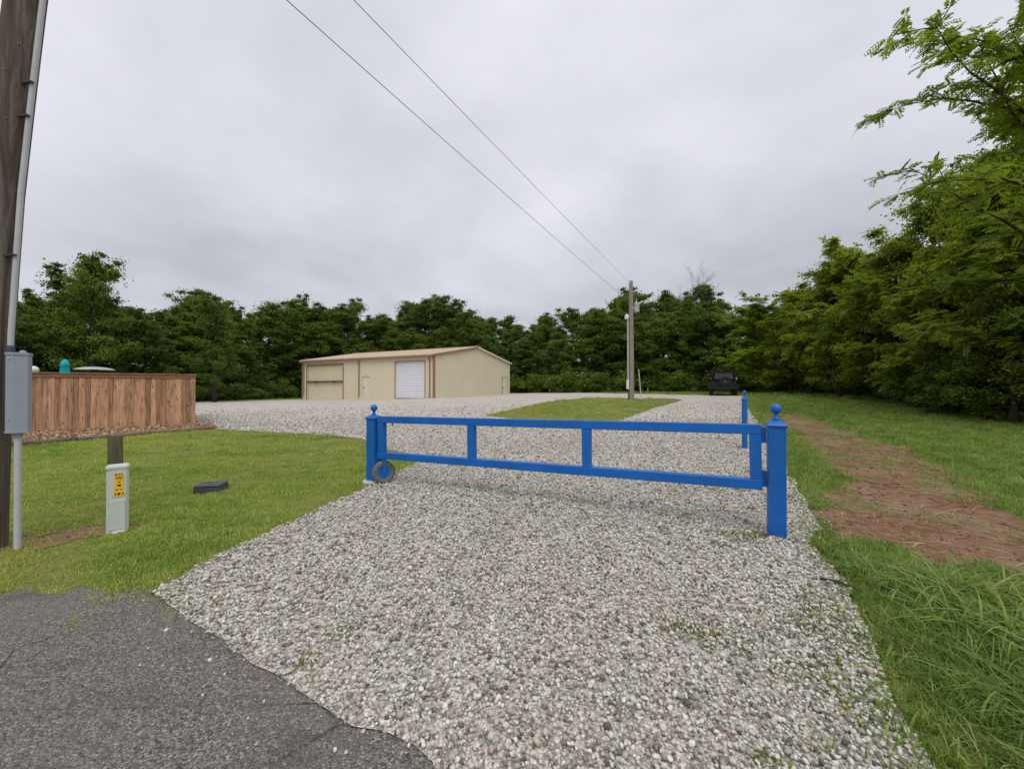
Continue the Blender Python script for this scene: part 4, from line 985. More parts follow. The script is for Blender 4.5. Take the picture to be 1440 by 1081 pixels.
def feather_tree(H, width, low, n_limb, fronds, seed, limbs=None, L=0.5, leaflet=0.13, pairs=7, high=0.98):
    """locust-like tree: arching limbs carrying flat layered sprays of pinnate leaves"""
    random.seed(seed); tr = MB(); r0 = H * 0.009 + 0.03
    trunk = [Vector((0, 0, -0.3))] + [Vector((random.gauss(0, 0.012) * H * k / 8, random.gauss(0, 0.012) * H * k / 8, H * 0.95 * k / 8)) for k in range(1, 9)]
    tr.tube(trunk, [r0 * (1 - 0.11 * k) for k in range(9)], 8)
    B, D, T = [], [], []
    def trunk_at(t_):
        f = t_ * 8; i = min(7, int(f)); return trunk[i].lerp(trunk[i + 1], f - i)
    def spray(c, tl, dens):
        for k in range(1, len(c)):
            for _ in range(dens):
                f = random.random(); p = c[k - 1].lerp(c[k], f); ax_ = (c[k] - c[k - 1]).normalized()
                d = (ax_ * random.uniform(0.1, 1.0) + Vector((random.gauss(0, 0.8), random.gauss(0, 0.8), random.gauss(0.05, 0.4)))).normalized()
                B.append(tuple(p)); D.append(tuple(d)); T.append(tl + random.uniform(-0.1, 0.1))
    jobs = []
    for i in range(n_limb):
        t_ = low + (high - low) * ((i + random.random()) / n_limb); az = i * 2.399 + random.uniform(-0.5, 0.5)
        rel = (t_ - low) / (1 - low)
        reach = width * math.sqrt(max(0.08, 1 - (rel - 0.35) ** 2 / 0.6)) * random.uniform(0.7, 1.15)
        el = 0.38 + 0.6 * rel + random.uniform(-0.2, 0.2)
        jobs.append((trunk_at(t_ * 0.95), Vector((math.cos(az) * math.cos(el), math.sin(az) * math.cos(el), math.sin(el))), reach))
    for tip, t_ in (limbs or ()):
        a = trunk_at(t_); d = Vector(tip) - a; jobs.append((a, (d.normalized() + Vector((0, 0, 0.35))).normalized(), d.length * 1.06))
    for jn, (a, d, Ln) in enumerate(jobs):
        sparse = jn >= n_limb
        c = limb_curve(a, d, Ln, 0.05, 0.12, 7); tl = random.uniform(-0.2, 0.2) + 0.45
        tr.tube(c, [r0 * 0.36 * (1 - 0.12 * k) for k in range(len(c))], 5, False)
        for k in range(2, len(c)):
            ax_ = (c[k] - c[k - 1]).normalized(); sd_ = ax_.cross(Vector((0, 0, 1))).normalized()
            for s in ((-1, 1, random.choice((-1, 1))) if not sparse else ((-1, 1) if k % 2 else (random.choice((-1, 1)),))):
                q = limb_curve(c[k - 1].lerp(c[k], random.random()), (ax_ * 0.7 + sd_ * s * random.uniform(0.4, 1.0) + Vector((0, 0, random.uniform(-0.25, 0.55)))).normalized(), Ln * random.uniform(0.22, 0.42) * (0.45 if sparse else 1), 0.05, 0.09, 4)
                tr.tube(q, [r0 * 0.11, r0 * 0.09, r0 * 0.07, r0 * 0.05, r0 * 0.03], 4, False)
                spray(q, tl, 3 if sparse else fronds)
        spray(c[2:] if sparse else c[4:], tl, 5 if sparse else fronds)
    B, D, T = np.array(B), np.array(D), np.array(T)
    v, f, tt = frond_geo(B, D, rng.uniform(0.6, 1.2, len(B)) * L, pairs, 0.28, leaflet, T)
    v[:, 2] = np.maximum(v[:, 2], 0.05)
    return MB_mesh(tr, 'trunk', 'bark'), np_mesh('crown', v, f, 'feather_leaf', tt), H

def shrub(H, width, leaf, n_stem, per, mat, seed):
    random.seed(seed); tr = MB(); C = []
    for i in range(n_stem):
        az = i * 2.399; c = limb_curve((0, 0, -0.1), (math.cos(az) * 0.7, math.sin(az) * 0.7, 1.0 + random.random()), H * random.uniform(0.6, 1.05), 0.08, 0.12, 5)
        tr.tube(c, [0.03, 0.025, 0.02, 0.015, 0.01, 0.006], 4, False)
        for k in range(1, 6):
            C.append(tuple(c[k] + Vector((random.gauss(0, 1), random.gauss(0, 1), random.gauss(0, .5))) * width * 0.2))
    C = np.array(C); idx = np.repeat(np.arange(len(C)), per); n = len(idx)
    d = unit(rng.normal(0, 1, (n, 3))); cen = C[idx] + d * (rng.uniform(0.1, 1, n) ** 0.5 * width * 0.36)[:, None] * np.array([1, 1, 0.7])
    cen[:, 2] = np.abs(cen[:, 2]) + 0.06
    v, f, tt = leaves(cen, d, leaf, 0.45 + rng.normal(0, 0.2, n) + np.repeat(rng.normal(0, 0.12, len(C)), per))
    return MB_mesh(tr, 'trunk', 'bark'), np_mesh('crown', v, f, mat, tt), H

def bare_tree(H, seed):
    random.seed(seed); tr = MB()
    trunk = [Vector((random.gauss(0, 0.01) * H * k / 8, random.gauss(0, 0.01) * H * k / 8, H * 0.85 * k / 8 - (0.3 if k == 0 else 0))) for k in range(9)]
    tr.tube(trunk, [0.17 * (1 - 0.11 * k) for k in range(9)], 8)
    tw = MB()
    def grow(a, d, L, r, lev):
        c = limb_curve(a, d, L, -0.04, 0.13, 4)
        tw.tube(c, [r * (1 - 0.17 * k) for k in range(5)], 5 if lev < 2 else 3, False)
        if lev >= 4: return
        for k in range(1, 5):
            for _ in range(1 if k < 3 else 2):
                e = ((c[k] - c[k - 1]).normalized() * 0.8 + Vector((random.gauss(0, 0.5), random.gauss(0, 0.5), random.gauss(0.15, 0.35)))).normalized()
                grow(c[k], e, L * random.uniform(0.45, 0.7), r * 0.5, lev + 1)
    for i in range(9):
        t_ = 0.55 + 0.45 * i / 8; az = i * 2.4
        f = t_ * 8; j = min(7, int(f)); a = trunk[j].lerp(trunk[j + 1], f - j)
        grow(a, Vector((math.cos(az) * 0.8, math.sin(az) * 0.8, 0.7)), H * random.uniform(0.14, 0.20), 0.04, 1)
    return MB_mesh(tr, 'trunk', 'dead_bark'), MB_mesh(tw, 'branches', 'dead_bark'), H

PROTO = {
    'oak_a': broad_tree(14, 4.0, 0.10, 27, 0.24, 165, seed=3, clump=(0.5, 1.0)),
    'oak_b': broad_tree(13, 3.4, 0.14, 24, 0.24, 165, seed=5, clump=(0.45, 0.95)),
    'oak_c': broad_tree(15, 3.7, 0.20, 26, 0.25, 165, seed=8, clump=(0.5, 1.1)),
    'oak_d': broad_tree(14, 3.2, 0.22, 22, 0.23, 165, seed=17, clump=(0.45, 0.9)),
    'maple': broad_tree(10, 3.1, 0.08, 24, 0.22, 190, 'light_leaf', (0.45, 0.9), 12, 'round', 0.45),
    'ash': broad_tree(10, 3.3, 0.16, 24, 0.17, 230, 'feather_leaf', (0.4, 0.85), 63, 'round', 0.42),
    'feather_a': feather_tree(11, 4.2, 0.22, 18, 3, 21, None, 0.5, 0.19, 7),
    'feather_b': feather_tree(8.5, 3.9, 0.20, 16, 3, 33, None, 0.5, 0.18, 7),
    'shrub_a': shrub(2.4, 1.6, 0.2, 12, 75, 'oak_leaf', 41),
    'shrub_b': shrub(1.7, 1.4, 0.17, 11, 75, 'light_leaf', 47),
}
COUNT = {}
def plant(kind, name, x, y, H, label, cat, group, rz=None, wid=1.0, dz=-0.05, force=None):
    me_t, me_c, H0 = force or PROTO[kind]
    s = H / H0
    e = empty(name, (x, y, g(x, y) + dz), random.uniform(0, 6.28) if rz is None else rz)
    e.scale = (s * wid, s * wid, s)
    link('trunk' if 'shrub' not in kind else 'stems', me_t, e); link('crown' if me_c.name.split('.')[0] != 'branches' else 'branches', me_c, e)
    tag(e, label, cat, group); return e

SKY_U = [-60, 20, 60, 100, 130, 160, 185, 215, 250, 300, 330, 360, 420, 470, 520, 545, 570, 620, 660, 710, 740, 795, 820, 860, 900, 940, 1000, 1030, 1052, 1075, 1120, 1150, 1200, 1235, 1260, 1300, 1350, 1440, 1600]
SKY_V = [400, 400, 405, 390, 375, 385, 425, 418, 408, 405, 440, 428, 416, 416, 430, 442, 420, 415, 424, 446, 440, 447, 420, 408, 408, 408, 405, 432, 436, 402, 388, 352, 345, 362, 305, 255, 200, 60, 40]
LINE_U = [-100, 20, 170, 340, 420, 560, 720, 800, 900, 1000, 1062, 1100, 1150, 1200, 1260, 1320, 1380, 1440, 1560]
LINE_D = [27, 29, 33, 45, 55, 60, 57, 51, 47, 45, 43, 38, 33, 29, 25, 21.5, 18.5, 16.5, 13]
def line(u): return float(np.interp(u, LINE_U, LINE_D))
def skyH(u, d, x, y): return EYE + (HY - float(np.interp(u, SKY_U, SKY_V))) / F_PX * d - g(x, y)
random.seed(99)
LAB = {
    'left': ('dark broadleaf tree in the wood behind the cedar fence', 'trees behind the cedar fence'),
    'mid': ('dark broadleaf tree in the wood behind the tan metal building', 'trees behind the metal building'),
    'back': ('dark broadleaf tree in the wood behind the service pole and the car', 'trees behind the service pole'),
    'right': ('broadleaf tree deep in the wood behind the feathery trees', 'trees deep in the wood by the dirt track'),
}
u = -40.0
rows = []
while u < 1500:
    d = line(u); rows.append(u); u += max(14, 3.3 / d * F_PX * (0.80 if u < 1060 else 1.25))
for row, (off, hf) in enumerate(((0.0, (0.62, 0.9)), (3.6, (0.86, 1.06)), (8.5, (0.88, 1.10)))):
    for u0 in rows:
        u = u0 + random.uniform(-10, 10) + (row % 2) * 18
        d = line(u) + off + random.uniform(-0.8, 0.8)
        if u > 1300 and row == 0: continue
        x, y = (u - CX) / F_PX * d, d
        right = u > 1068
        key = 'left' if u < 335 else 'mid' if u < 735 else 'back' if not right else 'right'
        H = skyH(u, d, x, y) * random.uniform(*hf)
        H = min(H, 17.5) * (0.94 if u < 200 else 1.0)
        if right:
            H = min(H, 9.0 + 0.12 * (1440 - u) ** 0.5) * 0.92
            kind = random.choice(('oak_a', 'oak_d', 'oak_c', 'maple'))
            if row == 0: continue
        else:
            kind = random.choice(('oak_a', 'oak_b', 'oak_c', 'oak_d', 'oak_b', 'maple' if row == 0 else 'oak_d'))
        lab, grp = LAB[key]
        if kind == 'maple' and not right: lab, grp = lab.replace('dark broadleaf', 'lighter green low'), grp + ', lighter ones'
        plant(kind, 'broadleaf_tree', x, y, H, lab, 'tree', grp, wid=random.uniform(0.85, 1.1) * (13.5 / max(9, H)) ** 0.25)
# the tall two-headed tree over the fence
for (u, v, d, w_, lb) in ((128, 342, 30.5, 0.78, 'tall narrow tree rising above the others behind the turquoise umbrella'), (302, 404, 37, 0.75, 'rounded tree standing out above the end of the cedar fence')):
    x, y = (u - CX) / F_PX * d, d
    plant('oak_c', 'broadleaf_tree', x, y, EYE + (HY - v) / F_PX * d - g(x, y), lb, 'tree', None, wid=w_)
x, y = over(842, 0)[0], 0
bt = bare_tree(15.5, 77)
dB = 52.0; x = (980 - CX) / F_PX * dB
plant('bare', 'bare_tree', x, dB, EYE + (HY - 394) / F_PX * dB - g(x, dB), 'leafless grey tree with fine twigs standing above the wood behind the car', 'tree', None, force=bt)
# feathery trees along the dirt track
random.seed(123)
FE_L = 'feathery light green tree with layered sprays along the dirt track'
for (u, dd, v, kind, w_) in ((1090, 36, 425, 'feather_b', 1.25), (1112, 33, 415, 'ash', 1.0), (1140, 31.5, 392, 'feather_b', 1.2), (1166, 29.5, 356, 'ash', 0.95), (1205, 27.5, 346, 'feather_a', 1.0), (1180, 25.5, 435, 'ash', 1.2), (1235, 24.5, 366, 'feather_a', 1.1),
                             (1262, 22.5, 318, 'ash', 0.9), (1290, 20.5, 380, 'feather_b', 1.1), (1315, 21.5, 252, 'ash', 0.8), (1345, 18.0, 330, 'feather_b', 1.0), (1395, 17.5, 205, 'ash', 0.72), (1440, 15.5, 330, 'feather_b', 0.9), (1475, 18.0, 140, 'feather_a', 0.75), (1430, 19.5, 175, 'ash', 0.7)):
    x, y = (u - CX) / F_PX * dd, dd
    plant(kind, 'feathery_tree' if kind != 'ash' else 'broadleaf_tree', x, y, (EYE + (HY - v) / F_PX * dd - g(x, y)) * 0.96, FE_L if kind != 'ash' else 'light green small-leaved tree among the feathery trees along the dirt track', 'tree', 'feathery trees along the dirt track' if kind != 'ash' else 'small-leaved trees along the dirt track', wid=w_)
for (u, dd, H, w_) in ((1300, 19.0, 5.0, 1.1), (1385, 15.8, 4.2, 1.2), (1425, 14.5, 5.2, 1.1), (1345, 17.0, 3.4, 1.3)):
    x, y = (u - CX) / F_PX * dd, dd
    plant('maple', 'sapling_tree', x, y, H, 'young leafy broadleaf sapling in front of the feathery trees by the dirt track', 'tree', 'saplings by the dirt track', wid=w_)
# the nearest one reaches out over the grass with long limbs
dn_, un = 13.2, 1500
xn = (un - CX) / F_PX * dn_; bn_ = Vector((xn, dn_, g(xn, dn_) - 0.05))
def tip(u, v, d): return tuple(at(u, v, d) - bn_)
near_limbs = [(tip(1360, 90, 12.8), 0.62), (tip(1288, 112, 12.2), 0.60), (tip(1312, 140, 12.6), 0.52), (tip(1340, 32, 12.0), 0.72), (tip(1335, 60, 12.8), 0.66), (tip(1300, 190, 12.5), 0.45), (tip(1380, -15, 12.0), 0.80), (tip(1282, 285, 13.0), 0.38), (tip(1420, 20, 13.4), 0.8)]
nt = feather_tree(15.5, 4.0, 0.16, 12, 4, 57, near_limbs, 0.44, 0.115, 8, high=0.38)
plant('feather', 'feathery_tree', bn_.x, bn_.y, 15.5, 'tall feathery tree stretching long sparse branches into the sky over the grass', 'tree', None, rz=0.0, force=nt, dz=-0.05)
# shrubs along the foot of the wood
random.seed(5)
u = -20.0
while u < 1520:
    d = line(u) - random.uniform(0.6, 1.8) + (1.0 if u > 1068 else 0)
    if not (395 < u < 735 and False):
        x, y = (u - CX) / F_PX * d, d
        right = u > 1068
        kind = random.choice(('shrub_a', 'shrub_b', 'shrub_a'))
        sec = ('behind the cedar fence' if u < 335 else 'behind the tan metal building' if u < 735 else 'behind the service pole and the car' if not right else 'beyond the dirt track')
        lab = ('dark green' if kind == 'shrub_a' else 'lighter green') + ' shrub at the foot of the wood ' + sec
        plant(kind, 'shrub', x, y, random.uniform(1.4, 3.0) * (0.8 if right else 1), lab, 'shrub', lab.replace(' shrub', ' shrubs'), wid=random.uniform(1.0, 1.5))
    u += max(12, 2.0 / d * F_PX)
u = 1075.0
while u < 1680:
    d = line(min(u, 1560)) + random.uniform(3.5, 6.5); x, y = (u - CX) / F_PX * d, d
    plant('shrub_a', 'shrub', x, y, random.uniform(2.6, 3.6), 'tall dark shrub in the shade under the feathery trees', 'shrub', 'dark shrubs under the feathery trees', wid=1.5)
    u += max(22, 2.4 / d * F_PX)

# ------------------------------------------------------------------ scattered stuff: stones, grass, chips
hidden = []
def proto_coll(name, meshes):
    c = bpy.data.collections.new(name)
    for k, me in enumerate(meshes):
        o = bpy.data.objects.new('%s_%02d' % (name, k), me); c.objects.link(o)
    return c
def scatter(name, pts, rot, scl, idx, coll, label=None):
    me = bpy.data.meshes.new(name); n = len(pts)
    me.vertices.add(n); me.vertices.foreach_set('co', np.asarray(pts, np.float32).ravel())
    a = me.attributes.new('rot', 'FLOAT_VECTOR', 'POINT'); a.data.foreach_set('vector', np.asarray(rot, np.float32).ravel())
    a = me.attributes.new('scl', 'FLOAT_VECTOR', 'POINT'); a.data.foreach_set('vector', np.asarray(scl, np.float32).ravel())
    a = me.attributes.new('idx', 'INT', 'POINT'); a.data.foreach_set('value', np.asarray(idx, np.int32))
    o = link(name, me)
    ng = bpy.data.node_groups.new(name, 'GeometryNodeTree')
    ng.interface.new_socket('Geometry', in_out='INPUT', socket_type='NodeSocketGeometry')
    ng.interface.new_socket('Geometry', in_out='OUTPUT', socket_type='NodeSocketGeometry')
    N, Lk = ng.nodes, ng.links
    gi, go = N.new('NodeGroupInput'), N.new('NodeGroupOutput')
    ip = N.new('GeometryNodeInstanceOnPoints'); ci = N.new('GeometryNodeCollectionInfo')
    ci.inputs['Collection'].default_value = coll; ci.inputs['Separate Children'].default_value = True; ci.inputs['Reset Children'].default_value = True
    ip.inputs['Pick Instance'].default_value = True
    def na(nm, ty):
        q_ = N.new('GeometryNodeInputNamedAttribute'); q_.data_type = ty; q_.inputs['Name'].default_value = nm; return q_.outputs['Attribute']
    Lk.new(gi.outputs[0], ip.inputs['Points']); Lk.new(ci.outputs[0], ip.inputs['Instance'])
    Lk.new(na('idx', 'INT'), ip.inputs['Instance Index']); Lk.new(na('rot', 'FLOAT_VECTOR'), ip.inputs['Rotation']); Lk.new(na('scl', 'FLOAT_VECTOR'), ip.inputs['Scale'])
    Lk.new(ip.outputs[0], go.inputs[0])
    md_ = o.modifiers.new('scatter', 'NODES'); md_.node_group = ng
    setkind(o, 'stuff')
    if label: o['label'] = label
    return o
def gz(p):
    x, y = p[:, 0], p[:, 1]
    def s(a, b, t): t = np.clip((t - a) / (b - a), 0, 1); return t * t * (3 - 2 * t)
    return (0.13 + 0.77 * s(-28, 12, x)) * s(8, 30, y) + 0.007 * (np.sin(x * 1.7 + 0.4 * y) + np.sin(y * 1.3 - 0.6 * x + 1.0))
def band(y0, y1, dens, spread=1.5, margin=1.2, ymin_x=None):
    """random points in the strip of ground between two distances"""
    w = spread * y1 + margin; n = int(dens * (y1 - y0) * 2 * w)
    p = np.stack([rng.uniform(-w, w, n), rng.uniform(y0, y1, n)], 1)
    return p[np.abs(p[:, 0]) < spread * p[:, 1] + margin]
def fbm(p, sc, seed=0.0):
    x, y = p[:, 0] * sc + seed, p[:, 1] * sc - seed
    return 0.5 * np.sin(x * 1.9 + 1.3 * np.sin(y * 1.1)) + 0.3 * np.sin(y * 3.1 + 1.7 * np.sin(x * 2.3)) + 0.2 * np.sin(x * 5.7 + y * 4.3)

# gravel stones
def ico_stone(seed):
    r_ = np.random.default_rng(seed)
    phi = (1 + 5 ** 0.5) / 2
    v = np.array([(-1, phi, 0), (1, phi, 0), (-1, -phi, 0), (1, -phi, 0), (0, -1, phi), (0, 1, phi), (0, -1, -phi), (0, 1, -phi), (phi, 0, -1), (phi, 0, 1), (-phi, 0, -1), (-phi, 0, 1)], float) / 1.9
    f = [(0, 11, 5), (0, 5, 1), (0, 1, 7), (0, 7, 10), (0, 10, 11), (1, 5, 9), (5, 11, 4), (11, 10, 2), (10, 7, 6), (7, 1, 8), (3, 9, 4), (3, 4, 2), (3, 2, 6), (3, 6, 8), (3, 8, 9), (4, 9, 5), (2, 4, 11), (6, 2, 10), (8, 6, 7), (9, 8, 1)]
    v *= r_.uniform(0.72, 1.2, (12, 1)); v *= np.array([1, r_.uniform(0.65, 0.95), r_.uniform(0.5, 0.75)])
    return np_mesh('pebble', v, f, 'stone')
stones = proto_coll('pebble', [ico_stone(k) for k in range(8)])
P = []; S = []
for y0, y1, dens, s0 in ((0.9, 2.0, 4300, 0.0102), (2.0, 3.2, 3400, 0.0110), (3.2, 5.0, 2300, 0.0122), (5.0, 7.5, 1300, 0.0145), (7.5, 11, 650, 0.018), (11, 16, 300, 0.022), (16, 24, 90, 0.027)):
    p = band(y0, y1, dens, 1.4, 0.6); p = p[inside(POLY['gravel'], p) & ~inside(POLY['island'], p)]
    p = p[rng.random(len(p)) < np.clip((24 - p[:, 1]) / 10, 0, 1)]
    P.append(p); S.append(rng.lognormal(0, 0.26, len(p)) * s0)
# stray stones just outside the edge, on asphalt and dirt
p = band(0.9, 9, 260, 1.4, 0.6)
gp = np.array(POLY['gravel'])
dmin = np.min(np.hypot(p[:, None, 0] - gp[None, ::2, 0], p[:, None, 1] - gp[None, ::2, 1]), 1)
p = p[(~inside(POLY['gravel'], p)) & (rng.random(len(p)) < 0.9 * np.exp(-dmin / 0.11))]
P.append(p); S.append(rng.lognormal(0, 0.35, len(p)) * 0.0085)
P = np.concatenate(P); S = np.concatenate(S); n = len(P)
ing = inside(POLY['gravel'], P)
Z = gz(P) + np.where(ing, 0.016 + rng.uniform(-0.002, 0.017, n) * (S / 0.0105).clip(1, 1.6), 0.016)
scatter('gravel', np.column_stack([P, Z]), np.column_stack([rng.uniform(-0.9, 0.9, n), rng.uniform(-0.9, 0.9, n), rng.uniform(0, 6.28, n)]), np.column_stack([S, S, S]), rng.integers(0, 8, n), stones)

# grass tufts
def tuft(nb, h, w, spread, arch, mat, seed, seg=2):
    r_ = np.random.default_rng(seed); v, f = [], []
    for _ in range(nb):
        az = r_.uniform(0, 6.28); b = np.array([r_.normal(0, spread), r_.normal(0, spread), -0.005]); hh = h * r_.uniform(0.55, 1.15)
        d = np.array([math.cos(az), math.sin(az), 0]); sdv = np.array([-d[1], d[0], 0]) * w * r_.uniform(0.7, 1.3)
        ar = arch * r_.uniform(0.3, 1.3); tw = r_.normal(0, 0.3)
        o = len(v)
        for k in range(seg + 1):
            t_ = k / seg; c = b + d * (hh * ar * t_ ** 1.8) + np.array([0, 0, hh * (t_ - 0.42 * min(1.4, ar) * t_ * t_ * t_)])
            ww = (1 - t_ ** 1.6) * 0.9 + 0.1
            if k < seg: v += [c - sdv * ww / 2, c + sdv * ww / 2]
            else: v += [c]
        for k in range(seg - 1): f.append((o + 2 * k, o + 2 * k + 1, o + 2 * k + 3, o + 2 * k + 2))
        f.append((o + 2 * seg - 2, o + 2 * seg - 1, o + 2 * seg))
    me = bpy.data.meshes.new('tuft'); me.from_pydata([tuple(q_) for q_ in v], [], f); me.update(); me.materials.append(M[mat]); return me
NOT_GRASS = ('gravel', 'asphalt', 'dirt', 'bed')
def grass_ok(p, soften=True):
    k = np.ones(len(p), bool)
    for nm in NOT_GRASS: k &= ~inside(POLY[nm], p)
    return k | inside(POLY['island'], p)
def is_lawn(p): return (p[:, 0] < np.interp(p[:, 1], [0, 6, 14, 60], [0.0, 1.0, 6.5, 12])) 
lawn = proto_coll('lawn_tuft', [tuft(14, 0.055, 0.006, 0.035, 0.8, 'lawn_blade', 100 + k) for k in range(6)])
P, S = [], []
for y0, y1, dens, s0 in ((2.4, 4.0, 900, 0.85), (4.0, 6.0, 560, 0.95), (6, 9, 280, 1.15), (9, 14, 120, 1.5), (14, 24, 36, 2.0), (24, 50, 8, 2.8)):
    p = band(y0, y1, dens, 1.5, 0.8)
    creep = np.zeros(len(p), bool)
    for nm, fall in (('asphalt', 0.05), ('gravel', 0.07)):
        q_ = np.array(POLY[nm]); i_ = np.where(inside(POLY[nm], p) & (p[:, 1] < 8) & (p[:, 0] < 0))[0]
        if len(i_):
            de_ = np.min(np.hypot(p[i_, None, 0] - q_[None, :, 0], p[i_, None, 1] - q_[None, :, 1]), 1)
            creep[i_] |= rng.random(len(i_)) < np.exp(-de_ / fall)
    a_edge = (p[:, 1] < 2.75)
    p = p[(grass_ok(p) & is_lawn(p)) | (creep & ~(a_edge & inside(POLY['gravel'], p)))]
    thin = (fbm(p, 0.8, 3) + 0.5 * fbm(p, 2.6, 9)); keep = rng.random(len(p)) < np.clip(0.80 + 0.5 * thin, 0.3, 1)
    bare = inside(POLY['bare'], p); keep &= ~bare | (rng.random(len(p)) < 0.62)
    p = p[keep]; P.append(p); S.append(rng.uniform(0.65, 1.35, len(p)) * s0 * np.clip(1 + 0.3 * fbm(p, 1.3, 5), 0.6, 1.5))
P, S = np.concatenate(P), np.concatenate(S); n = len(P)
Z = gz(P) + np.where(inside(POLY['island'], P), 0.03, 0.0)
scatter('lawn_grass', np.column_stack([P, Z]), np.column_stack([rng.normal(0, 0.12, n), rng.normal(0, 0.12, n), rng.uniform(0, 6.28, n)]), np.column_stack([S, S, S * rng.uniform(0.75, 1.2, n)]), rng.integers(0, 6, n), lawn)

# taller rough grass on the right verge
tall = proto_coll('tall_tuft', [tuft(15, 0.23, 0.0105, 0.05, 1.0 + 0.16 * k, 'tall_blade', 200 + k, 5) for k in range(6)])
P, S = [], []
gp = np.array(POLY['gravel']); dp = np.array(POLY['dirt'])
for y0, y1, dens, s0 in ((0.9, 2.6, 300, 1.0), (2.6, 4.5, 230, 0.95), (4.5, 8, 85, 0.85), (8, 14, 40, 0.95), (14, 24, 16, 1.25), (24, 46, 5, 1.8)):
    p = band(y0, y1, dens, 1.6, 1.5); p = p[grass_ok(p) & ~is_lawn(p)]
    if len(p) == 0: continue
    de = np.min(np.hypot(p[:, None, 0] - gp[None, ::3, 0], p[:, None, 1] - gp[None, ::3, 1]), 1)
    dd_ = np.min(np.hypot(p[:, None, 0] - dp[None, ::3, 0], p[:, None, 1] - dp[None, ::3, 1]), 1)
    edge = np.clip(np.minimum(de, dd_ * 1.2) / 0.75, 0.0, 1.0)
    # mown strip near the drive beyond the gate, long grass near the road
    longness = np.where(p[:, 1] < 3.9, 1.0, np.where(p[:, 0] > p[:, 1] * 0.62 + 1.2, 0.75, 0.45))
    keep = rng.random(len(p)) < 0.35 + 0.65 * edge
    sc = s0 * (0.30 + 0.70 * edge) * longness * rng.uniform(0.6, 1.3, len(p)) * np.clip(1 + 0.55 * fbm(p, 2.1, 2), 0.4, 1.7)
    P.append(p[keep]); S.append(sc[keep])
P, S = np.concatenate(P), np.concatenate(S); n = len(P)
scatter('tall_grass', np.column_stack([P, gz(P)]), np.column_stack([rng.normal(0, 0.16, n), rng.normal(0, 0.16, n), rng.uniform(0, 6.28, n)]), np.column_stack([S * 1.05, S * 1.05, S]), rng.integers(0, 6, n), tall)
# short under-grass on the verge, thin on the dirt track
short = proto_coll('verge_tuft', [tuft(13, 0.085, 0.007, 0.05, 0.9, 'tall_blade', 300 + k) for k in range(5)])
P, S = [], []
for y0, y1, dens, s0 in ((0.9, 3.0, 420, 1.0), (3.0, 5.5, 330, 1.0), (5.5, 9, 190, 1.2), (9, 15, 85, 1.5), (15, 28, 26, 2.1), (28, 48, 7, 3.2)):
    p = band(y0, y1, dens, 1.6, 1.5); p = p[~is_lawn(p) & ~inside(POLY['asphalt'], p)]
    ig = inside(POLY['gravel'], p); re_ = np.array(right_edge)
    re_ = np.concatenate([re_[:-1] + (re_[1:] - re_[:-1]) * f_ for f_ in (0, 0.25, 0.5, 0.75)])
    de_ = np.min(np.hypot(p[:, None, 0] - re_[None, :, 0], p[:, None, 1] - re_[None, :, 1]), 1)
    p = p[~ig | (rng.random(len(p)) < 0.75 * np.exp(-de_ / 0.16) * (fbm(p, 2.4, 4) > -0.45))]
    di = inside(POLY['dirt'], p)
    dd_ = np.min(np.hypot(p[:, None, 0] - dp[None, ::2, 0], p[:, None, 1] - dp[None, ::2, 1]), 1)
    farm = np.clip((p[:, 1] - 4.6) / 4, 0, 1)
    keep = ~di | (rng.random(len(p)) < np.clip(0.03 + 0.9 * (fbm(p, 1.5, 7) - 0.25) + 0.55 * (p[:, 0] < p[:, 1] * 0.86) * (fbm(p, 2.7, 3) > 0.0) + 0.8 * np.exp(-dd_ / 0.34) + 0.6 * farm * (fbm(p, 2.2, 1) > -0.3), 0.02, 0.85))
    P.append(p[keep]); S.append((s0 * rng.uniform(0.5, 1.3, len(p)) * np.where(di, 0.6, 1.0))[keep])
P, S = np.concatenate(P), np.concatenate(S); n = len(P)
scatter('verge_grass', np.column_stack([P, gz(P)]), np.column_stack([rng.normal(0, 0.15, n), rng.normal(0, 0.15, n), rng.uniform(0, 6.28, n)]), np.column_stack([S, S, S]), rng.integers(0, 5, n), short)

# weeds in the gravel
weed = proto_coll('weed_sprig', [tuft(12, 0.05, 0.010, 0.035, 1.2, 'weed_leaf', 400 + k) for k in range(4)])
P = []
for (u, v, sx, sy, k) in ((972, 890, 0.10, 0.06, 16), (1003, 905, 0.12, 0.04, 6), (480, 890, 0.09, 0.08, 12), (420, 932, 0.03, 0.03, 5), (1000, 618, 0.45, 0.25, 90), (1025, 640, 0.3, 0.25, 40), (1012, 690, 0.2, 0.08, 40), (1075, 757, 0.16, 0.06, 50), (1040, 752, 0.12, 0.05, 22), (1010, 762, 0.2, 0.12, 14), (1160, 900, 0.13, 0.22, 46), (1190, 985, 0.12, 0.14, 34), (1150, 860, 0.12, 0.1, 18), (620, 640, 0.4, 0.2, 12), (1075, 1070, 0.05, 0.03, 8), (1100, 700, 0.2, 0.2, 40), (1060, 600, 0.3, 0.5, 60), (700, 760, 0.5, 0.4, 12)):
    c = px(u, v); P.append(np.column_stack([rng.normal(c[0], sx, k), rng.normal(c[1], sy, k)]))
P = np.concatenate(P); n = len(P); S = rng.uniform(0.35, 1.1, n)
scatter('gravel_weeds', np.column_stack([P, gz(P) + 0.018]), np.column_stack([rng.normal(0, 0.2, n), rng.normal(0, 0.2, n), rng.uniform(0, 6.28, n)]), np.column_stack([S, S, S]), rng.integers(0, 4, n), weed)

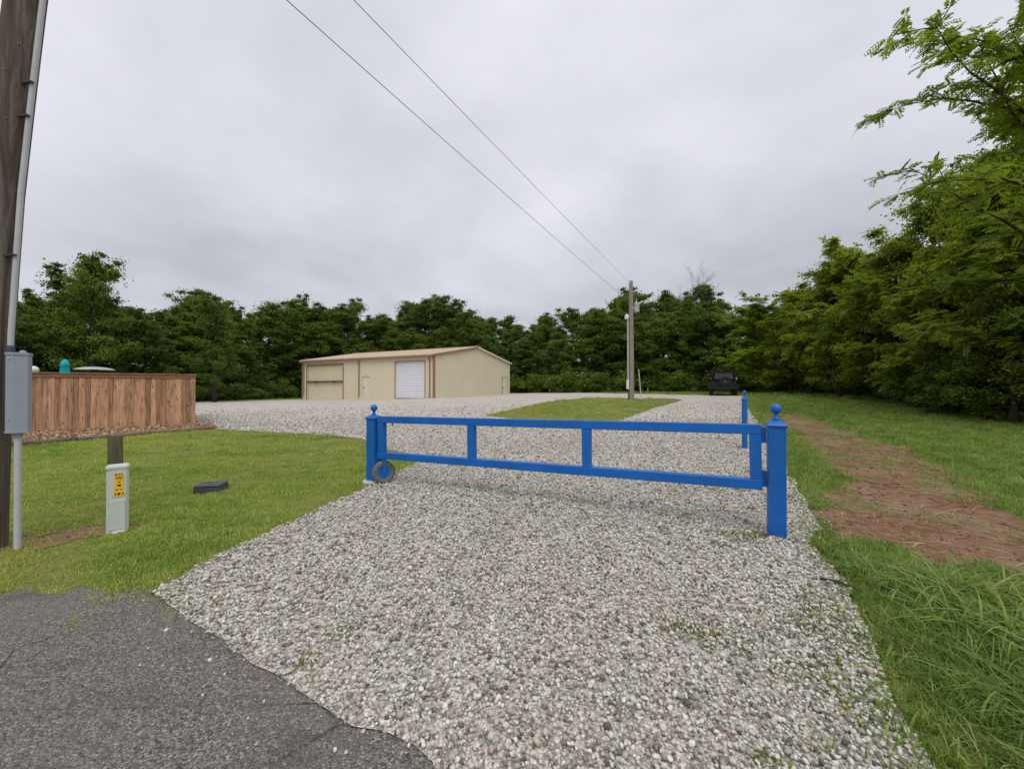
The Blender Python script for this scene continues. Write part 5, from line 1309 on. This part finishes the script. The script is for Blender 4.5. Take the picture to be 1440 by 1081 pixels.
# wood chips in the bed
def chip(seed):
    r_ = np.random.default_rng(seed); m_ = MB().box((0, 0, 0), (0.09, 0.032, 0.012), None, 0.003)
    v = np.array(m_.v) * (1 + r_.normal(0, 0.12, (len(m_.v), 3)))
    me = bpy.data.meshes.new('chip'); me.from_pydata([tuple(q_) for q_ in v], [], m_.f); me.update(); me.materials.append(M['wood_chip']); return me
chips = proto_coll('chip', [chip(k) for k in range(4)])
bp_ = np.array(POLY['bed']); mn, mx = bp_.min(0), bp_.max(0)
p = np.column_stack([rng.uniform(mn[0], mx[0], 9000), rng.uniform(mn[1], mx[1], 9000)]); p = p[inside(POLY['bed'], p)]; n = len(p); S = rng.uniform(0.6, 1.5, n)
scatter('wood_chips', np.column_stack([p, gz(p) + 0.06]), np.column_stack([rng.normal(0, 0.3, n), rng.normal(0, 0.3, n), rng.uniform(0, 6.28, n)]), np.column_stack([S, S, S]), rng.integers(0, 4, n), chips)

# a dead stick on the gravel edge
x, y = px(1180, 828); stk = MB().tube([(-0.06, 0.12, 0.03), (0.0, 0.03, 0.045), (0.05, -0.03, 0.04), (0.09, -0.09, 0.028)], [0.009, 0.012, 0.011, 0.007], 7)
stk.tube([(0.0, 0.03, 0.045), (0.05, 0.06, 0.05)], [0.007, 0.003], 5)
tag(stk.build('fallen_stick', 'bark', None, (x, y, g(x, y))), 'short broken brown stick lying on the gravel edge by the long grass', 'stick')
# clods, straw and small stones on the bare track
def clod(seed):
    me = ico_stone(seed); me.materials.clear(); me.materials.append(M['clod']); return me
t = NT('clod'); r = t.rnd()
t.color(t.ramp(r, [(0.0, (0.07, 0.035, 0.022)), (0.45, (0.19, 0.10, 0.06)), (0.75, (0.28, 0.17, 0.105)), (0.95, (0.34, 0.24, 0.16)), (1.0, (0.42, 0.36, 0.29))])).rough(0.95).spec(0.1); M['clod'] = t.m
t = NT('straw'); r = t.rnd()
t.color(t.ramp(r, [(0.0, (0.14, 0.085, 0.05)), (0.5, (0.34, 0.26, 0.15)), (1.0, (0.55, 0.47, 0.31))])).rough(0.9).spec(0.1); M['straw'] = t.m
def straw(seed):
    r_ = np.random.default_rng(seed); b = r_.normal(0, 0.02)
    me = MB_mesh(MB().tube([(-0.06, 0, 0), (0, b, 0.008), (0.06, 0, 0)], 0.0028, 4), 'straw', 'straw'); return me
litter = proto_coll('litter', [clod(60 + k) for k in range(4)] + [straw(k) for k in range(3)])
P, S, I = [], [], []
for y0, y1, dens in ((2.2, 4.5, 170), (4.5, 7, 120), (7, 12, 70)):
    for poly in ('dirt', 'bare'):
        p = band(y0, y1, dens * (1 if poly == 'dirt' else 0.6), 1.6, 1.5); p = p[inside(POLY[poly], p)]
        i_ = np.where(rng.random(len(p)) < 0.78, rng.integers(0, 4, len(p)), rng.integers(4, 7, len(p)))
        P.append(p); I.append(i_); S.append(np.where(i_ < 4, (rng.lognormal(0, 0.5, len(p)) * 0.009).clip(0, 0.019), rng.uniform(0.5, 1.6, len(p))) * (1 + 0.04 * y0))
P, S, I = np.concatenate(P), np.concatenate(S), np.concatenate(I); n = len(P)
scatter('dirt_litter', np.column_stack([P, gz(P) + 0.008]), np.column_stack([rng.normal(0, 0.1, n), rng.normal(0, 0.1, n), rng.uniform(0, 6.28, n)]), np.column_stack([S, S, S]), I, litter)
